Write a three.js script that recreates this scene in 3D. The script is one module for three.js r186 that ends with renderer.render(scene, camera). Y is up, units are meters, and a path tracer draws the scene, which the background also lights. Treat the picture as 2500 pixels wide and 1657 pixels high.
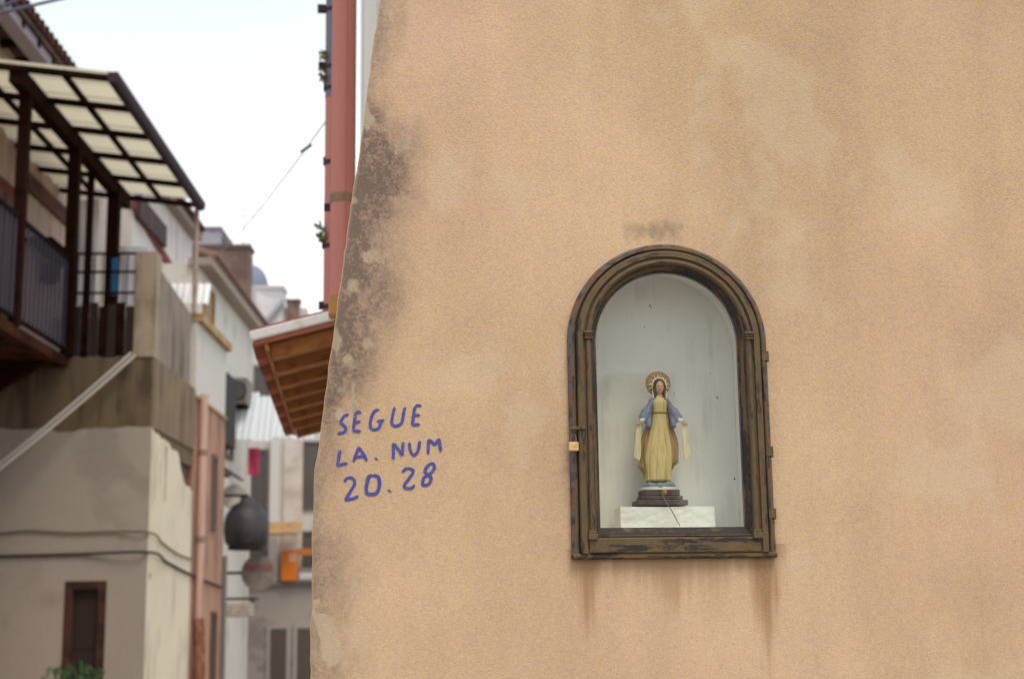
import * as THREE from 'three';
import { mergeGeometries, mergeVertices } from 'three/addons/utils/BufferGeometryUtils.js';

// ------------------------------------------------------------------ camera, sky, sun, exposure
const scene = new THREE.Scene();
const V = (x, y, z) => new THREE.Vector3(x, y, z);
const rad = d => d * Math.PI / 180;
const camera = new THREE.PerspectiveCamera(26.85, 1024 / 678, 0.05, 900);
camera.position.set(0, 1.55, 3.16);
{ // looks 6 degrees right of the wall's normal and 10.6 degrees up; held 0.8 degrees off level
  const yaw = rad(6), pitch = rad(10.6), roll = rad(0.8);
  const f = V(Math.sin(yaw) * Math.cos(pitch), Math.sin(pitch), -Math.cos(yaw) * Math.cos(pitch));
  const r = f.clone().cross(V(0, 1, 0)).normalize(), u = r.clone().cross(f);
  camera.up.copy(u.multiplyScalar(Math.cos(roll)).addScaledVector(r, Math.sin(roll)));
  camera.lookAt(camera.position.clone().add(f));
}
camera.focus = 3.24;
camera.userData.fStop = 4.2;

const renderer = new THREE.WebGLRenderer({ antialias: true });
renderer.toneMapping = THREE.LinearToneMapping;
renderer.toneMappingExposure = 1.3;
renderer.shadowMap.enabled = true;

// seeded noise
function rng(seed) { let a = seed >>> 0; return () => { a = (a + 0x6D2B79F5) >>> 0; let t = a; t = Math.imul(t ^ (t >>> 15), t | 1); t ^= t + Math.imul(t ^ (t >>> 7), t | 61); return ((t ^ (t >>> 14)) >>> 0) / 4294967296; }; }
const NT = new Float32Array(65536); { const q = rng(77); for (let i = 0; i < 65536; i++) NT[i] = q(); }
const hash = (i, j) => NT[((i * 73 + j * 179 + ((i * j) & 1023) * 31) ^ (j << 7) ^ (i >> 3)) & 65535];
function vn(x, y) { const i = Math.floor(x), j = Math.floor(y); let a = x - i, b = y - j; a = a * a * (3 - 2 * a); b = b * b * (3 - 2 * b);
  const p = hash(i, j), q = hash(i + 1, j), r = hash(i, j + 1), s = hash(i + 1, j + 1); return p + (q - p) * a + (r - p) * b + (p - q - r + s) * a * b; }
function fbm(x, y, o = 4) { let s = 0, a = .5, t = 0; for (let k = 0; k < o; k++) { s += a * vn(x, y); t += a; x = x * 2.03 + 17.1; y = y * 2.03 + 9.7; a *= .55; } return s / t; }
const sst = (a, b, x) => { const t = Math.min(1, Math.max(0, (x - a) / (b - a))); return t * t * (3 - 2 * t); };
const mix = (a, b, t) => a + (b - a) * t;

{ // pale overcast sky: white near the horizon, faintly blue-grey higher up, soft uneven cloud
  const w = 512, h = 256, d = new Float32Array(w * h * 4);
  for (let j = 0; j < h; j++) for (let i = 0; i < w; i++) {
    const el = ((j + .5) / h - .5) * Math.PI, az = (i + .5) / w * Math.PI * 2, k = (j * w + i) * 4;
    let c;
    if (el <= 0) c = [.42, .38, .34];
    else {
      const up = Math.sin(el), m = fbm(6 + 2.2 * Math.cos(az) * (1.2 - up), 6 + 2.2 * Math.sin(az) * (1.2 - up) + up * 1.5, 4);
      const t = sst(.12, .60, up + (m - .5) * .34), g = 1 + (m - .5) * .14;
      c = [mix(1.02, .56, t) * g, mix(1.03, .65, t) * g, mix(1.04, .73, t) * g];
    }
    d[k] = c[0]; d[k + 1] = c[1]; d[k + 2] = c[2]; d[k + 3] = 1;
  }
  const t = new THREE.DataTexture(d, w, h, THREE.RGBAFormat, THREE.FloatType);
  t.mapping = THREE.EquirectangularReflectionMapping; t.magFilter = THREE.LinearFilter; t.needsUpdate = true;
  scene.background = t; scene.environment = t;
}
// the sun behind thin cloud, high above the photographer, a little to the right
const sun = new THREE.DirectionalLight(0xfff0dc, 1.5);
sun.position.set(6, 28, 12); sun.target.position.set(0, 2, -3);
sun.castShadow = true; sun.shadow.radius = 50; sun.shadow.mapSize.set(2048, 2048);
Object.assign(sun.shadow.camera, { left: -22, right: 22, top: 22, bottom: -22, near: 1, far: 90 });
scene.add(sun, sun.target);

// ------------------------------------------------------------------ helpers
const toS = v => { v = Math.min(1, Math.max(0, v)); return 255 * (v <= .0031308 ? 12.92 * v : 1.055 * Math.pow(v, 1 / 2.4) - .055); };
function tex(w, h, fn, rep = [1, 1], srgb = true, wrap = THREE.RepeatWrapping) {
  const d = new Uint8Array(w * h * 4);
  for (let j = 0; j < h; j++) for (let i = 0; i < w; i++) { const c = fn(i / w, j / h), k = (j * w + i) * 4;
    if (srgb) { d[k] = toS(c[0]); d[k + 1] = toS(c[1]); d[k + 2] = toS(c[2]); } else d[k] = d[k + 1] = d[k + 2] = Math.min(255, Math.max(0, c * 255)); d[k + 3] = 255; }
  const t = new THREE.DataTexture(d, w, h); t.wrapS = t.wrapT = wrap; t.repeat.set(...rep);
  t.magFilter = THREE.LinearFilter; t.minFilter = THREE.LinearMipmapLinearFilter; t.generateMipmaps = true; if (srgb) t.colorSpace = THREE.SRGBColorSpace; t.needsUpdate = true; return t;
}
const lin = hex => { const c = new THREE.Color(hex); return [c.r, c.g, c.b]; };
const lerp3 = (a, b, t) => [mix(a[0], b[0], t), mix(a[1], b[1], t), mix(a[2], b[2], t)];
// blotchy surface: base colour, stain colour with its coverage, vertical runs or not; repeats every `size` metres
function blotchy(base, stain, cover, o = {}) {
  const { size = 4, px = 256, runs = 0, grain = .12, seed = 0, vary = .16, rough = .95 } = o, B = lin(base), S = lin(stain);
  const per = (x, y, sx, sy, n) => { // fbm made periodic by blending across the seam
    const f = (a, b) => fbm(a * sx + seed * 13.7, b * sy + seed * 5.1, n), tx = sst(.8, 1, x), ty = sst(.8, 1, y);
    const r = yy => mix(f(x, yy), f(x - 1, yy), tx); return mix(r(y), r(y - 1), ty); };
  const map = tex(px, px, (x, y) => {
    const m = per(x, y, 5, 5, 5), s = runs ? mix(per(x + .3, y, 6, 5, 5), per(x, y + .4, 22, 1.6, 4), runs) : per(x + .3, y + .1, 6, 6, 5);
    const t = sst(.5 - cover * .5 + .12, .5 - cover * .5 + .30, s * .9), g = 1 + (NT[(x * px * 131 + y * px * px * 7 | 0) & 65535] - .5) * grain;
    const c = lerp3(B, S, t * .85), k = (1 + (m - .5) * 2 * vary) * g; return [c[0] * k, c[1] * k, c[2] * k];
  }, [1 / size, 1 / size]);
  return new THREE.MeshStandardMaterial({ map, roughness: rough, metalness: o.metal || 0 });
}
const plain = (hex, rough = .8, o = {}) => new THREE.MeshStandardMaterial({ color: hex, roughness: rough, ...o });

function metric(g) { // uv in metres from the face each triangle belongs to
  g = g.index ? g.toNonIndexed() : g; const p = g.attributes.position, uv = new Float32Array(p.count * 2), a = V(), b = V(), c = V();
  for (let i = 0; i < p.count; i += 3) {
    a.fromBufferAttribute(p, i); b.fromBufferAttribute(p, i + 1); c.fromBufferAttribute(p, i + 2);
    const n = b.clone().sub(a).cross(c.clone().sub(a)), x = Math.abs(n.x), y = Math.abs(n.y), z = Math.abs(n.z);
    for (const [k, q] of [[0, a], [1, b], [2, c]]) { const w = y >= x && y >= z ? [q.x, q.z] : x >= z ? [q.z, q.y] : [q.x, q.y]; uv[(i + k) * 2] = w[0]; uv[(i + k) * 2 + 1] = w[1]; }
  }
  g.setAttribute('uv', new THREE.BufferAttribute(uv, 2)); return g;
}
// box between two corners
function box(x0, x1, y0, y1, z0, z1) { const g = new THREE.BoxGeometry(x1 - x0, y1 - y0, z1 - z0); g.translate((x0 + x1) / 2, (y0 + y1) / 2, (z0 + z1) / 2); return metric(g); }
// box whose edges are cut back, for pieces seen close to
function bevelBox(x0, x1, y0, y1, z0, z1, b = .003) { const s = new THREE.Shape([[x0 + b, y0], [x1 - b, y0], [x1, y0 + b], [x1, y1 - b], [x1 - b, y1], [x0 + b, y1], [x0, y1 - b], [x0, y0 + b]].map(p => new THREE.Vector2(...p)));
  const g = new THREE.ExtrudeGeometry(s, { depth: z1 - z0 - 2 * b, bevelEnabled: true, bevelSize: b, bevelThickness: b, bevelOffset: -b, bevelSegments: 1 }); g.translate(0, 0, z0 + b); return metric(g); }
function extr(pts, depth, o = {}) { const s = pts instanceof THREE.Shape ? pts : new THREE.Shape(pts.map(p => new THREE.Vector2(...p))); return metric(new THREE.ExtrudeGeometry(s, { depth, bevelEnabled: false, curveSegments: 24, ...o })); }
function tube(pts, r, seg = 24, rs = 8) { const c = new THREE.CatmullRomCurve3(pts.map(p => V(...p))); return new THREE.TubeGeometry(c, seg, r, rs); }
const cyl = (r0, r1, h, x, y, z, n = 20) => { const g = new THREE.CylinderGeometry(r1, r0, h, n); g.translate(x, y + h / 2, z); return g; };
const clean = g => { const q = g.index ? g.toNonIndexed() : g; for (const k of Object.keys(q.attributes)) if (!['position', 'normal', 'uv'].includes(k)) q.deleteAttribute(k); return q; };

const taken = {};
function numbered(n) { const k = taken[n] = (taken[n] ?? -1) + 1; return k ? `${n}_${String(k).padStart(3, '0')}` : n; }
function part(name, geos, m, parent) { const g = Array.isArray(geos) ? mergeGeometries(geos.map(clean)) : geos; const o = new THREE.Mesh(g, m); o.name = name; o.castShadow = o.receiveShadow = true; parent.add(o); return o; }
function thing(name, label, category, pos = [0, 0, 0], turn = 0, group) { const o = new THREE.Group(); o.name = numbered(name); o.position.set(...pos); o.rotation.y = turn; o.userData = { label, category }; if (group) o.userData.group = group; scene.add(o); return o; }
function solo(name, geos, m, label, category, pos = [0, 0, 0], turn = 0, group) { const o = part(numbered(name), geos, m, scene); o.position.set(...pos); o.rotation.y = turn; o.userData = { label, category }; if (group) o.userData.group = group; return o; }
function structure(name, geos, m) { const o = part(name, geos, m, scene); o.userData = { kind: 'structure' }; return o; }
// closed smooth body from a distance field (surface nets)
function body(sdf, lo, hi, c) {
  const n = lo.map((v, i) => Math.ceil((hi[i] - v) / c) + 1), [nx, ny, nz] = n, F = new Float32Array(nx * ny * nz), id = new Int32Array(nx * ny * nz).fill(-1), P = [], I = [];
  const at = (i, j, k) => (k * ny + j) * nx + i;
  for (let k = 0; k < nz; k++) for (let j = 0; j < ny; j++) for (let i = 0; i < nx; i++) F[at(i, j, k)] = sdf(lo[0] + i * c, lo[1] + j * c, lo[2] + k * c);
  for (let k = 0; k < nz - 1; k++) for (let j = 0; j < ny - 1; j++) for (let i = 0; i < nx - 1; i++) {
    let s = 0, x = 0, y = 0, z = 0;
    for (let e = 0; e < 8; e++) for (const b of [1, 2, 4]) if (!(e & b)) {
      const a0 = [i + (e & 1), j + (e >> 1 & 1), k + (e >> 2 & 1)], q = e | b, a1 = [i + (q & 1), j + (q >> 1 & 1), k + (q >> 2 & 1)], f0 = F[at(...a0)], f1 = F[at(...a1)];
      if ((f0 < 0) !== (f1 < 0)) { const t = f0 / (f0 - f1); s++; x += a0[0] + (a1[0] - a0[0]) * t; y += a0[1] + (a1[1] - a0[1]) * t; z += a0[2] + (a1[2] - a0[2]) * t; } }
    if (s) { id[at(i, j, k)] = P.length / 3; P.push(lo[0] + x / s * c, lo[1] + y / s * c, lo[2] + z / s * c); }
  }
  const quad = (a, b, d, e, flip) => { if (Math.min(a, b, d, e) < 0) return; flip ? I.push(a, d, b, a, e, d) : I.push(a, b, d, a, d, e); };
  for (let k = 1; k < nz - 1; k++) for (let j = 1; j < ny - 1; j++) for (let i = 1; i < nx - 1; i++) {
    const f = F[at(i, j, k)] < 0;
    if (f !== (F[at(i + 1, j, k)] < 0)) quad(id[at(i, j - 1, k - 1)], id[at(i, j, k - 1)], id[at(i, j, k)], id[at(i, j - 1, k)], !f);
    if (f !== (F[at(i, j + 1, k)] < 0)) quad(id[at(i - 1, j, k - 1)], id[at(i - 1, j, k)], id[at(i, j, k)], id[at(i, j, k - 1)], !f);
    if (f !== (F[at(i, j, k + 1)] < 0)) quad(id[at(i - 1, j - 1, k)], id[at(i, j - 1, k)], id[at(i, j, k)], id[at(i - 1, j, k)], !f);
  }
  const g = new THREE.BufferGeometry(); g.setAttribute('position', new THREE.Float32BufferAttribute(P, 3)); g.setIndex(I); g.computeVertexNormals();
  const uv = new Float32Array(P.length / 3 * 2); for (let i = 0; i < uv.length / 2; i++) { uv[i * 2] = P[i * 3]; uv[i * 2 + 1] = P[i * 3 + 1]; } g.setAttribute('uv', new THREE.BufferAttribute(uv, 2)); return g;
}
const smin = (a, b, k) => { const h = Math.max(k - Math.abs(a - b), 0) / k; return Math.min(a, b) - h * h * k * .25; };
function cap(x, y, z, a, b, r0, r1) { const dx = b[0] - a[0], dy = b[1] - a[1], dz = b[2] - a[2], t = Math.min(1, Math.max(0, ((x - a[0]) * dx + (y - a[1]) * dy + (z - a[2]) * dz) / (dx * dx + dy * dy + dz * dz))); return Math.hypot(x - a[0] - dx * t, y - a[1] - dy * t, z - a[2] - dz * t) - mix(r0, r1, t); }
const ell = (x, y, z, c, r) => { const a = (x - c[0]) / r[0], b = (y - c[1]) / r[1], d = (z - c[2]) / r[2], k = Math.hypot(a, b, d); return (k - 1) * Math.min(...r); };
// stacked rings: each ring is [y, cx, cz, rx, rz, fold depth]; closed at both ends
function loft(rings, n = 72, folds = 9, phase = 0) {
  const P = [], U = [], I = [], m = rings.length;
  rings.forEach(([y, cx, cz, rx, rz, fd = 0]) => { for (let i = 0; i <= n; i++) { const a = i / n * Math.PI * 2, q = 1 + fd * (Math.cos(a * folds + phase) * .6 + Math.cos(a * (folds * 2 + 1) + y * 40) * .4); P.push(cx + Math.cos(a) * rx * q, y, cz + Math.sin(a) * rz * q); U.push(i / n * .3, y); } });
  for (let j = 0; j < m - 1; j++) for (let i = 0; i < n; i++) { const a = j * (n + 1) + i, b = a + n + 1; I.push(a, b, a + 1, a + 1, b, b + 1); }
  for (const j of [0, m - 1]) { const c = P.length / 3; P.push(rings[j][1], rings[j][0], rings[j][2]); U.push(0, 0); for (let i = 0; i < n; i++) { const a = j * (n + 1) + i; j ? I.push(a, c, a + 1) : I.push(a, a + 1, c); } }
  const g = new THREE.BufferGeometry(); g.setAttribute('position', new THREE.Float32BufferAttribute(P, 3)); g.setAttribute('uv', new THREE.Float32BufferAttribute(U, 2)); g.setIndex(I); g.computeVertexNormals(); return g;
}
// the lane's left side runs 4.35 degrees right of straight away: u across, y up, w along
const LA = rad(4.35), LT = -LA;
const S = (u, y, w) => [u * Math.cos(LA) + w * Math.sin(LA), y, 3.16 + u * Math.sin(LA) - w * Math.cos(LA)];
// the lane's right side
const RA = rad(-.55), RT = -RA;
const Q = (u, y, w) => [u * Math.cos(RA) + w * Math.sin(RA), y, 3.16 + u * Math.sin(RA) - w * Math.cos(RA)];

// ------------------------------------------------------------------ ground
{
  const g = new THREE.PlaneGeometry(600, 600, 150, 150); g.rotateX(-Math.PI / 2); const p = g.attributes.position;
  for (let i = 0; i < p.count; i++) p.setY(i, -1.2 * sst(-21, -36, p.getZ(i)));
  g.computeVertexNormals(); structure('street_ground', metric(g), blotchy('#8f8474', '#6f665a', .4, { size: 5 }));
}

// ------------------------------------------------------------------ the stuccoed wall
const edgeX = [[1.0, -.117], [1.402, -.114], [1.625, -.114], [1.757, -.112], [1.856, -.109], [1.956, -.095], [2.057, -.083], [2.169, -.07], [2.311, -.053], [2.407, -.04], [2.554, -.02], [2.803, .010], [2.956, .028], [3.6, .10], [5.2, .28]];
function edgeAt(y) { if (y <= edgeX[0][0]) return edgeX[0][1]; for (let i = 1; i < edgeX.length; i++) if (y <= edgeX[i][0]) { const [a, b] = [edgeX[i - 1], edgeX[i]]; return mix(a[1], b[1], (y - a[0]) / (b[0] - a[0])); } return edgeX[edgeX.length - 1][1]; }
const NX = .690, NS = 2.138, NB = 1.648;   // niche: centre, height of the springing, foot of the frame
function archShape(r, y0, cls = THREE.Path, n = 40) { const pts = [[NX - r, y0], [NX + r, y0]]; for (let i = 0; i <= n; i++) { const a = i / n * Math.PI; pts.push([NX + r * Math.cos(a), NS + r * Math.sin(a)]); } return new cls(pts.map(p => new THREE.Vector2(...p))); }
{
  const X0 = -.9, Y0 = .8, SZ = 2.8, sootC = [.108, .080, .074], rustC = [.36, .185, .075], paleC = [.70, .56, .39];
  const map = tex(2048, 2048, (i, j) => {
    const x = X0 + i * SZ, y = Y0 + j * SZ, a = fbm(x * 2.1 + 3, y * 2.1, 4), b = fbm(x * 9 + 40, y * 7 + 11, 3), streak = fbm(x * 14 + 9, y * 1.3 + 70, 3), g = vn(x * 420, y * 420), g2 = vn(x * 170 + 90, y * 170 + 30);
    let k = 1 + (a - .5) * .34 + (b - .5) * .12 + (streak - .5) * .12 + (g - .5) * .22 + (g2 - .5) * .14;
    const hue = fbm(x * 1.3 + 50, y * 1.1 + 20, 3) - .5; let c = [.606 * k, .413 * k * (1 + (a - .5) * .05 + hue * .07),   .264 * k * (1 + (a - .5) * .10 - (g2 - .5) * .16 - hue * .10)];
    // pale rubbed patches
    const pm = sst(.60, .74, fbm(x * 6 + 120, y * 4.4 + 31, 4)) * .28; c = lerp3(c, paleC, pm);
    // brown flecks
    if (g2 > .80) c = lerp3(c, [.47, .27, .12], (g2 - .80) * 2.2);
    // soot and lichen creeping in from the corner
    const d = x - edgeAt(y);
    if (d < .3) {
      const n = fbm(x * 15 + 7, y * 8 + 3, 4), n2 = fbm(x * 52 + 60, y * 30 + 8, 3), speck = vn(x * 340 + 5, y * 340) * .5 + vn(x * 150, y * 150 + 50) * .5;
      const up = .060 + .105 * sst(2.80, 2.5, y) * sst(1.95, 2.15, y) + .06 * sst(1.82, 1.60, y) + (n - .5) * .13;
      const amt = .50 + .62 * sst(2.78, 2.56, y) * sst(1.90, 2.10, y) + .10 * sst(1.78, 1.6, y);
      const dens = sst(1.30, -.15, d / Math.max(.03, up)) * amt * (.70 + .45 * sst(.30, .66, n * .5 + n2 * .5));
      const cov = Math.min(.84, dens * (.48 + .80 * speck)); c = lerp3(c, sootC, cov * (.75 + .25 * sst(.0, .008, d)));
      const chip = sst(.62, .72, fbm(x * 26 + 200, y * 15 + 9, 3)) * sst(.16, .03, d) * .45; c = lerp3(c, [.62, .50, .36], chip);
    }
    // soot over the arch
    { const q = Math.hypot((x - .665) / .13, (y - 2.405) / .055), n = fbm(x * 40 + 3, y * 30 + 77, 4), cv = sst(.42, .9, (1.05 - q) * .75 + n * .7 - .22) * (.4 + .6 * g); if (cv > 0 && q < 1.4) c = lerp3(c, sootC, cv * .62); }
    // rust washed down from the feet of the frame
    if (y < NB + .05 && y > 1.0) for (const [cx, hw, str, len] of [[.487, .06, .85, .23], [.895, .075, .95, .30], [.69, .26, .62, .13]]) {
      const fall = (NB - y) / len, run = fbm(x * 60 + cx * 50, y * 3.2 + 4, 3) * .7 + fbm(x * 18, y * 8 + 33, 3) * .3, w = 1 - Math.abs(x - cx) / hw;
      if (w > 0 && fall > -.1 && fall < 1.1) { const cv = sst(.30, .8, w * .6 + run * .75 - fall * .55 - .1) * str; c = lerp3(c, lerp3(rustC, sootC, g2 * .35), cv * (.68 + .32 * g)); }
    }
    // rust halo speckled along the jambs
    { const dx = Math.abs(Math.abs(x - NX) - .232), on = y > NB && y < NS; if (on && dx < .02) c = lerp3(c, rustC, sst(.5, .75, fbm(x * 50, y * 25, 3)) * .45 * (1 - dx / .02)); }
    return c;
  }, [1 / SZ, 1 / SZ], true, THREE.MirroredRepeatWrapping);
  map.offset.set(-X0 / SZ, -Y0 / SZ);
  const bump = tex(1024, 1024, (i, j) => { const f = (a, b) => .45 * vn(a * 230, b * 230) + .47 * vn(a * 480 + 9, b * 480) + .08 * fbm(a * 50, b * 60, 2), tx = sst(.9, 1, i), ty = sst(.9, 1, j), r = q => mix(f(i, q), f(i - 1, q), tx); return mix(r(j), r(j - 1), ty); }, [1 / .62, 1 / .62], false);
  const M = new THREE.MeshStandardMaterial({ map, bumpMap: bump, bumpScale: .0009, roughness: .96 });
  const q = rng(5), pts = []; for (let y = -.1; y <= 5.2; y += .022) pts.push([edgeAt(y) + (fbm(y * 20, 3, 3) - .5) * .005 + (q() - .5) * .0020, y]);
  const shp = new THREE.Shape([...pts, [4.2, 5.2], [4.2, -.1]].map(p => new THREE.Vector2(...p))); shp.holes.push(archShape(.196, NB + .03));
  const wall = thing('stucco_wall', 'ochre stucco wall with sooty left corner, around the arched glass shrine', 'wall');
  const g = metric(new THREE.ExtrudeGeometry(shp, { depth: .44, bevelEnabled: true, bevelThickness: .006, bevelSize: .006, bevelOffset: -.006, bevelSegments: 2 })); g.translate(0, 0, -.446);
  part('wall_face', g, M, wall);
  // lime-washed lining of the niche
  const LM = blotchy('#ebe8e0', '#d6d2c9', .30, { size: .5, px: 256, vary: .05, runs: .5, seed: 3, grain: .05 });
  const ring = archShape(.205, NB + .02, THREE.Shape); ring.holes.push(archShape(.194, NB + .052));
  const lg = extr(ring, .135); lg.translate(0, 0, -.150); part('niche_lining', lg, LM, wall);
  const bk = extr(archShape(.20, NB + .03, THREE.Shape), .012); bk.translate(0, 0, -.1635); part('niche_back', bk, LM, wall);
  const q2 = bevelBox(NX - .192, NX + .192, 1.688, NB + .056, -.149, -.008, .002); part('niche_floor', q2, LM, wall);
}

// ------------------------------------------------------------------ iron frame and glazed door of the shrine
const ironTex = (seed, black) => tex(256, 512, (i, j) => {
  const x = i * .25, y = j * .5 , n = fbm(x * 90 + seed * 9, y * 14 + seed * 3, 4), m = fbm(x * 30 + seed * 31, y * 22, 4), r = fbm(x * 60 + 80 + seed, y * 40 + 3, 4), g = vn(x * 900, y * 900), e = fbm(x * 240 + seed, y * 60, 3);
  let c = lerp3([.165, .106, .049], [.098, .068, .035], m); c = lerp3(c, [.185, .068, .026], sst(.58, .74, r) * .55);
  const p = fbm(x * 75 + seed * 17, y * 9 + seed, 5), k = .60 - black * .13; c = lerp3(c, [.024, .020, .022], sst(k - .06, k + .05, p * .55 + e * .28 + n * .17) * .93); c = lerp3(c, [.25, .17, .085], sst(.68, .80, e) * .25);
  const f = .8 + g * .4; return c.map(v => v * f);
}, [4, 2]);
const ironBump = tex(256, 512, (i, j) => .6 * fbm(i * 22, j * 16, 4) + .4 * vn(i * 200, j * 400), [4, 2], false);
const iron = (s, b) => new THREE.MeshStandardMaterial({ map: ironTex(s, b), bumpMap: ironBump, bumpScale: .0012, roughness: .72, metalness: .15 });
const ironA = iron(1, .15), ironB = iron(4, -.1), ironC = iron(7, .75), ironD = iron(11, .25);
const ironEdge = new THREE.MeshStandardMaterial({ map: tex(128, 512, (i, j) => { const n = fbm(i * 9, j * 30 + 4, 4), r = fbm(i * 6 + 30, j * 22, 4); let c = lerp3([.120, .112, .135], [.05, .044, .05], sst(.45, .65, n)); return lerp3(c, [.20, .085, .035], sst(.54, .66, r) * .8); }, [8, 2]), bumpMap: ironBump, bumpScale: .001, roughness: .6, metalness: .2 });
// profile points [radius from the arch's centre line, height off the wall] swept up one jamb, round the arch and down the other
function sweepArch(profile, y0, n = 64) {
  const st = []; const H = NS - y0;
  for (let i = 0; i < 12; i++) st.push([0, y0 + H * i / 12, H * i / 12, Math.PI]);
  for (let i = 0; i <= n; i++) st.push([1, 0, H + .2 * Math.PI * i / n, Math.PI * (1 - i / n)]);
  for (let i = 11; i >= 0; i--) st.push([2, y0 + H * i / 12, H + .63 + H * (1 - i / 12), 0]);
  const P = [], U = [], I = [], m = profile.length; let s = [0]; for (let k = 1; k < m; k++) s.push(s[k - 1] + Math.hypot(profile[k][0] - profile[k - 1][0], profile[k][1] - profile[k - 1][1]));
  for (let seg = 0; seg < m - 1; seg++) { const base = P.length / 3;   // every strip has its own vertices, so the arrises stay crisp
    st.forEach(([k, y, l, a]) => { for (const e of [0, 1]) { const [r, z] = profile[seg + e]; P.push(NX + r * Math.cos(a), k === 1 ? NS + r * Math.sin(a) : y, z); U.push(s[seg + e], l); } });
    for (let i = 0; i < st.length - 1; i++) { const b = base + i * 2; I.push(b, b + 1, b + 2, b + 1, b + 3, b + 2); } }
  const g = new THREE.BufferGeometry(); g.setAttribute('position', new THREE.Float32BufferAttribute(P, 3)); g.setAttribute('uv', new THREE.Float32BufferAttribute(U, 2)); g.setIndex(I); g.computeVertexNormals(); return g;
}
const round = (r0, r1, z0, h, n = 8) => Array.from({ length: n + 1 }, (_, i) => { const a = Math.PI * i / n; return [mix(r0, r1, (1 - Math.cos(a)) / 2), z0 + h * Math.sin(a)]; });
{
  const fr = thing('shrine_door', 'rusty arched iron frame and glazed door of the wall shrine', 'shrine door');
  part('outer_frame', sweepArch([[.2315, -.004], [.2315, .009], [.2300, .0115], [.2245, .0175]], NB), ironEdge, fr);
  part('frame_band', sweepArch([[.2245, .0175], [.219, .0188], [.2165, .0165], [.2160, .008], [.2135, .008]], NB), ironA, fr);
  part('door_stile', sweepArch([[.2135, .008], [.2130, .022], [.2105, .0255], [.1985, .0265], [.1970, .0205], [.1922, .0198]], NB + .012), ironD, fr);
  // slim column on each jamb, capital, and the roll carried round the arch
  const sect = round(.1930, .1795, .0195, .0085);
  const sw = sweepArch(sect, NB + .05); part('arch_roll', sw, ironB, fr);
  for (const s of [-1, 1]) {
    const x = NX + s * .1865;
    part('capital', [bevelBox(x - .0105, x + .0105, NS + .016, NS + .0225, .016, .0345, .0015), bevelBox(x - .0085, x + .0085, NS + .0105, NS + .0160, .016, .0310, .001), bevelBox(x - .0095, x + .0095, NS + .0045, NS + .0085, .016, .0325, .001)], ironB, fr);
    part('column_base', [bevelBox(x - .0105, x + .0105, NB + .042, NB + .056, .012, .0330, .0015), bevelBox(x - .009, x + .009, NB + .056, NB + .0625, .014, .0305, .001)], ironB, fr);
  }
  part('glazing_bevel', sweepArch([[.1795, .0195], [.1775, .0185], [.1760, .0105], [.1700, .0020], [.1660, -.0060], [.1640, -.0062]], NB + .050), ironC, fr);
  const lay = g => { const u = g.attributes.uv; for (let i = 0; i < u.count; i++) u.setXY(i, u.getY(i), u.getX(i)); return g; };
  const rail = part('bottom_rail', [bevelBox(NX - .196, NX + .196, NB + .012, NB + .047, -.004, .0235, .003), bevelBox(NX - .2325, NX + .2325, NB, NB + .0125, -.004, .0205, .003)].map(lay), iron(21, .45), fr);
  part('rail_moulding', [bevelBox(NX - .180, NX + .180, NB + .0475, NB + .0525, -.002, .0175, .002)].map(lay), ironB, rail);
  const wg = extr([[0, 0], [.016, 0], [0, .0165]], .352); wg.rotateY(-Math.PI / 2); wg.scale(1, 1, 1); wg.translate(NX + .176, NB + .0535, -.004); part('weather_bar', lay(metric(wg)), iron(9, 1.5), fr);
  for (const y of [2.105, 1.885, 1.745]) { const k = part('hinge', [cyl(.0044, .0044, .024, NX + .2305, y - .012, .0135, 14)], iron(15, .3), fr); part('hinge_plate', bevelBox(NX + .2165, NX + .2315, y - .010, y + .010, .0125, .0190, .001), ironA, k); }
  const hs = part('hasp', [bevelBox(NX - .2345, NX - .196, 1.935, 1.9425, .0245, .0295, .001)], ironC, fr);
  const ey = new THREE.TorusGeometry(.0052, .0016, 8, 18); ey.rotateY(Math.PI / 2); ey.translate(NX - .2265, 1.931, .0325); part('staple', ey, ironC, hs);
  const gl = new THREE.ShapeGeometry(archShape(.1668, NB + .062, THREE.Shape)); gl.translate(0, 0, -.0035);
  const pane = part('glass_pane', gl, new THREE.MeshPhysicalMaterial({ color: 0xf4f6f2, transmission: 1, roughness: .02, thickness: 0, ior: 1.52, metalness: 0 }), fr);
  for (const [x, y, r] of [[.654, 2.226, .0019], [.6565, 2.221, .0013], [.804, 2.012, .0019], [.6395, 2.176, .0012], [.8365, 1.826, .0021], [.704, 2.021, .0012], [.790, 2.067, .0010]]) { const k = new THREE.SphereGeometry(r, 8, 6); k.scale(1, 1.25, .4); k.translate(x, y, -.0025); part('fly_speck', k, plain('#4a4038', .9), pane); }
  // padlock
  const pl = thing('padlock', 'small brass padlock hanging on the shrine door hasp', 'padlock', [NX - .2265, 1.886, .0325]);
  part('lock_body', bevelBox(-.011, .011, 0, .0205, -.006, .006, .002), blotchy('#d9b67c', '#bf9858', .3, { size: .05, px: 64, rough: .45, metal: .2 }), pl);
  part('shackle', tube([[-.0058, .0195, 0], [-.0058, .030, 0], [-.0035, .0358, 0], [0, .0378, 0], [.0035, .0358, 0], [.0058, .030, 0], [.0058, .0195, 0]], .0017, 30, 8), plain('#6e6a66', .4, { metalness: .8 }), pl);
}

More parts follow.
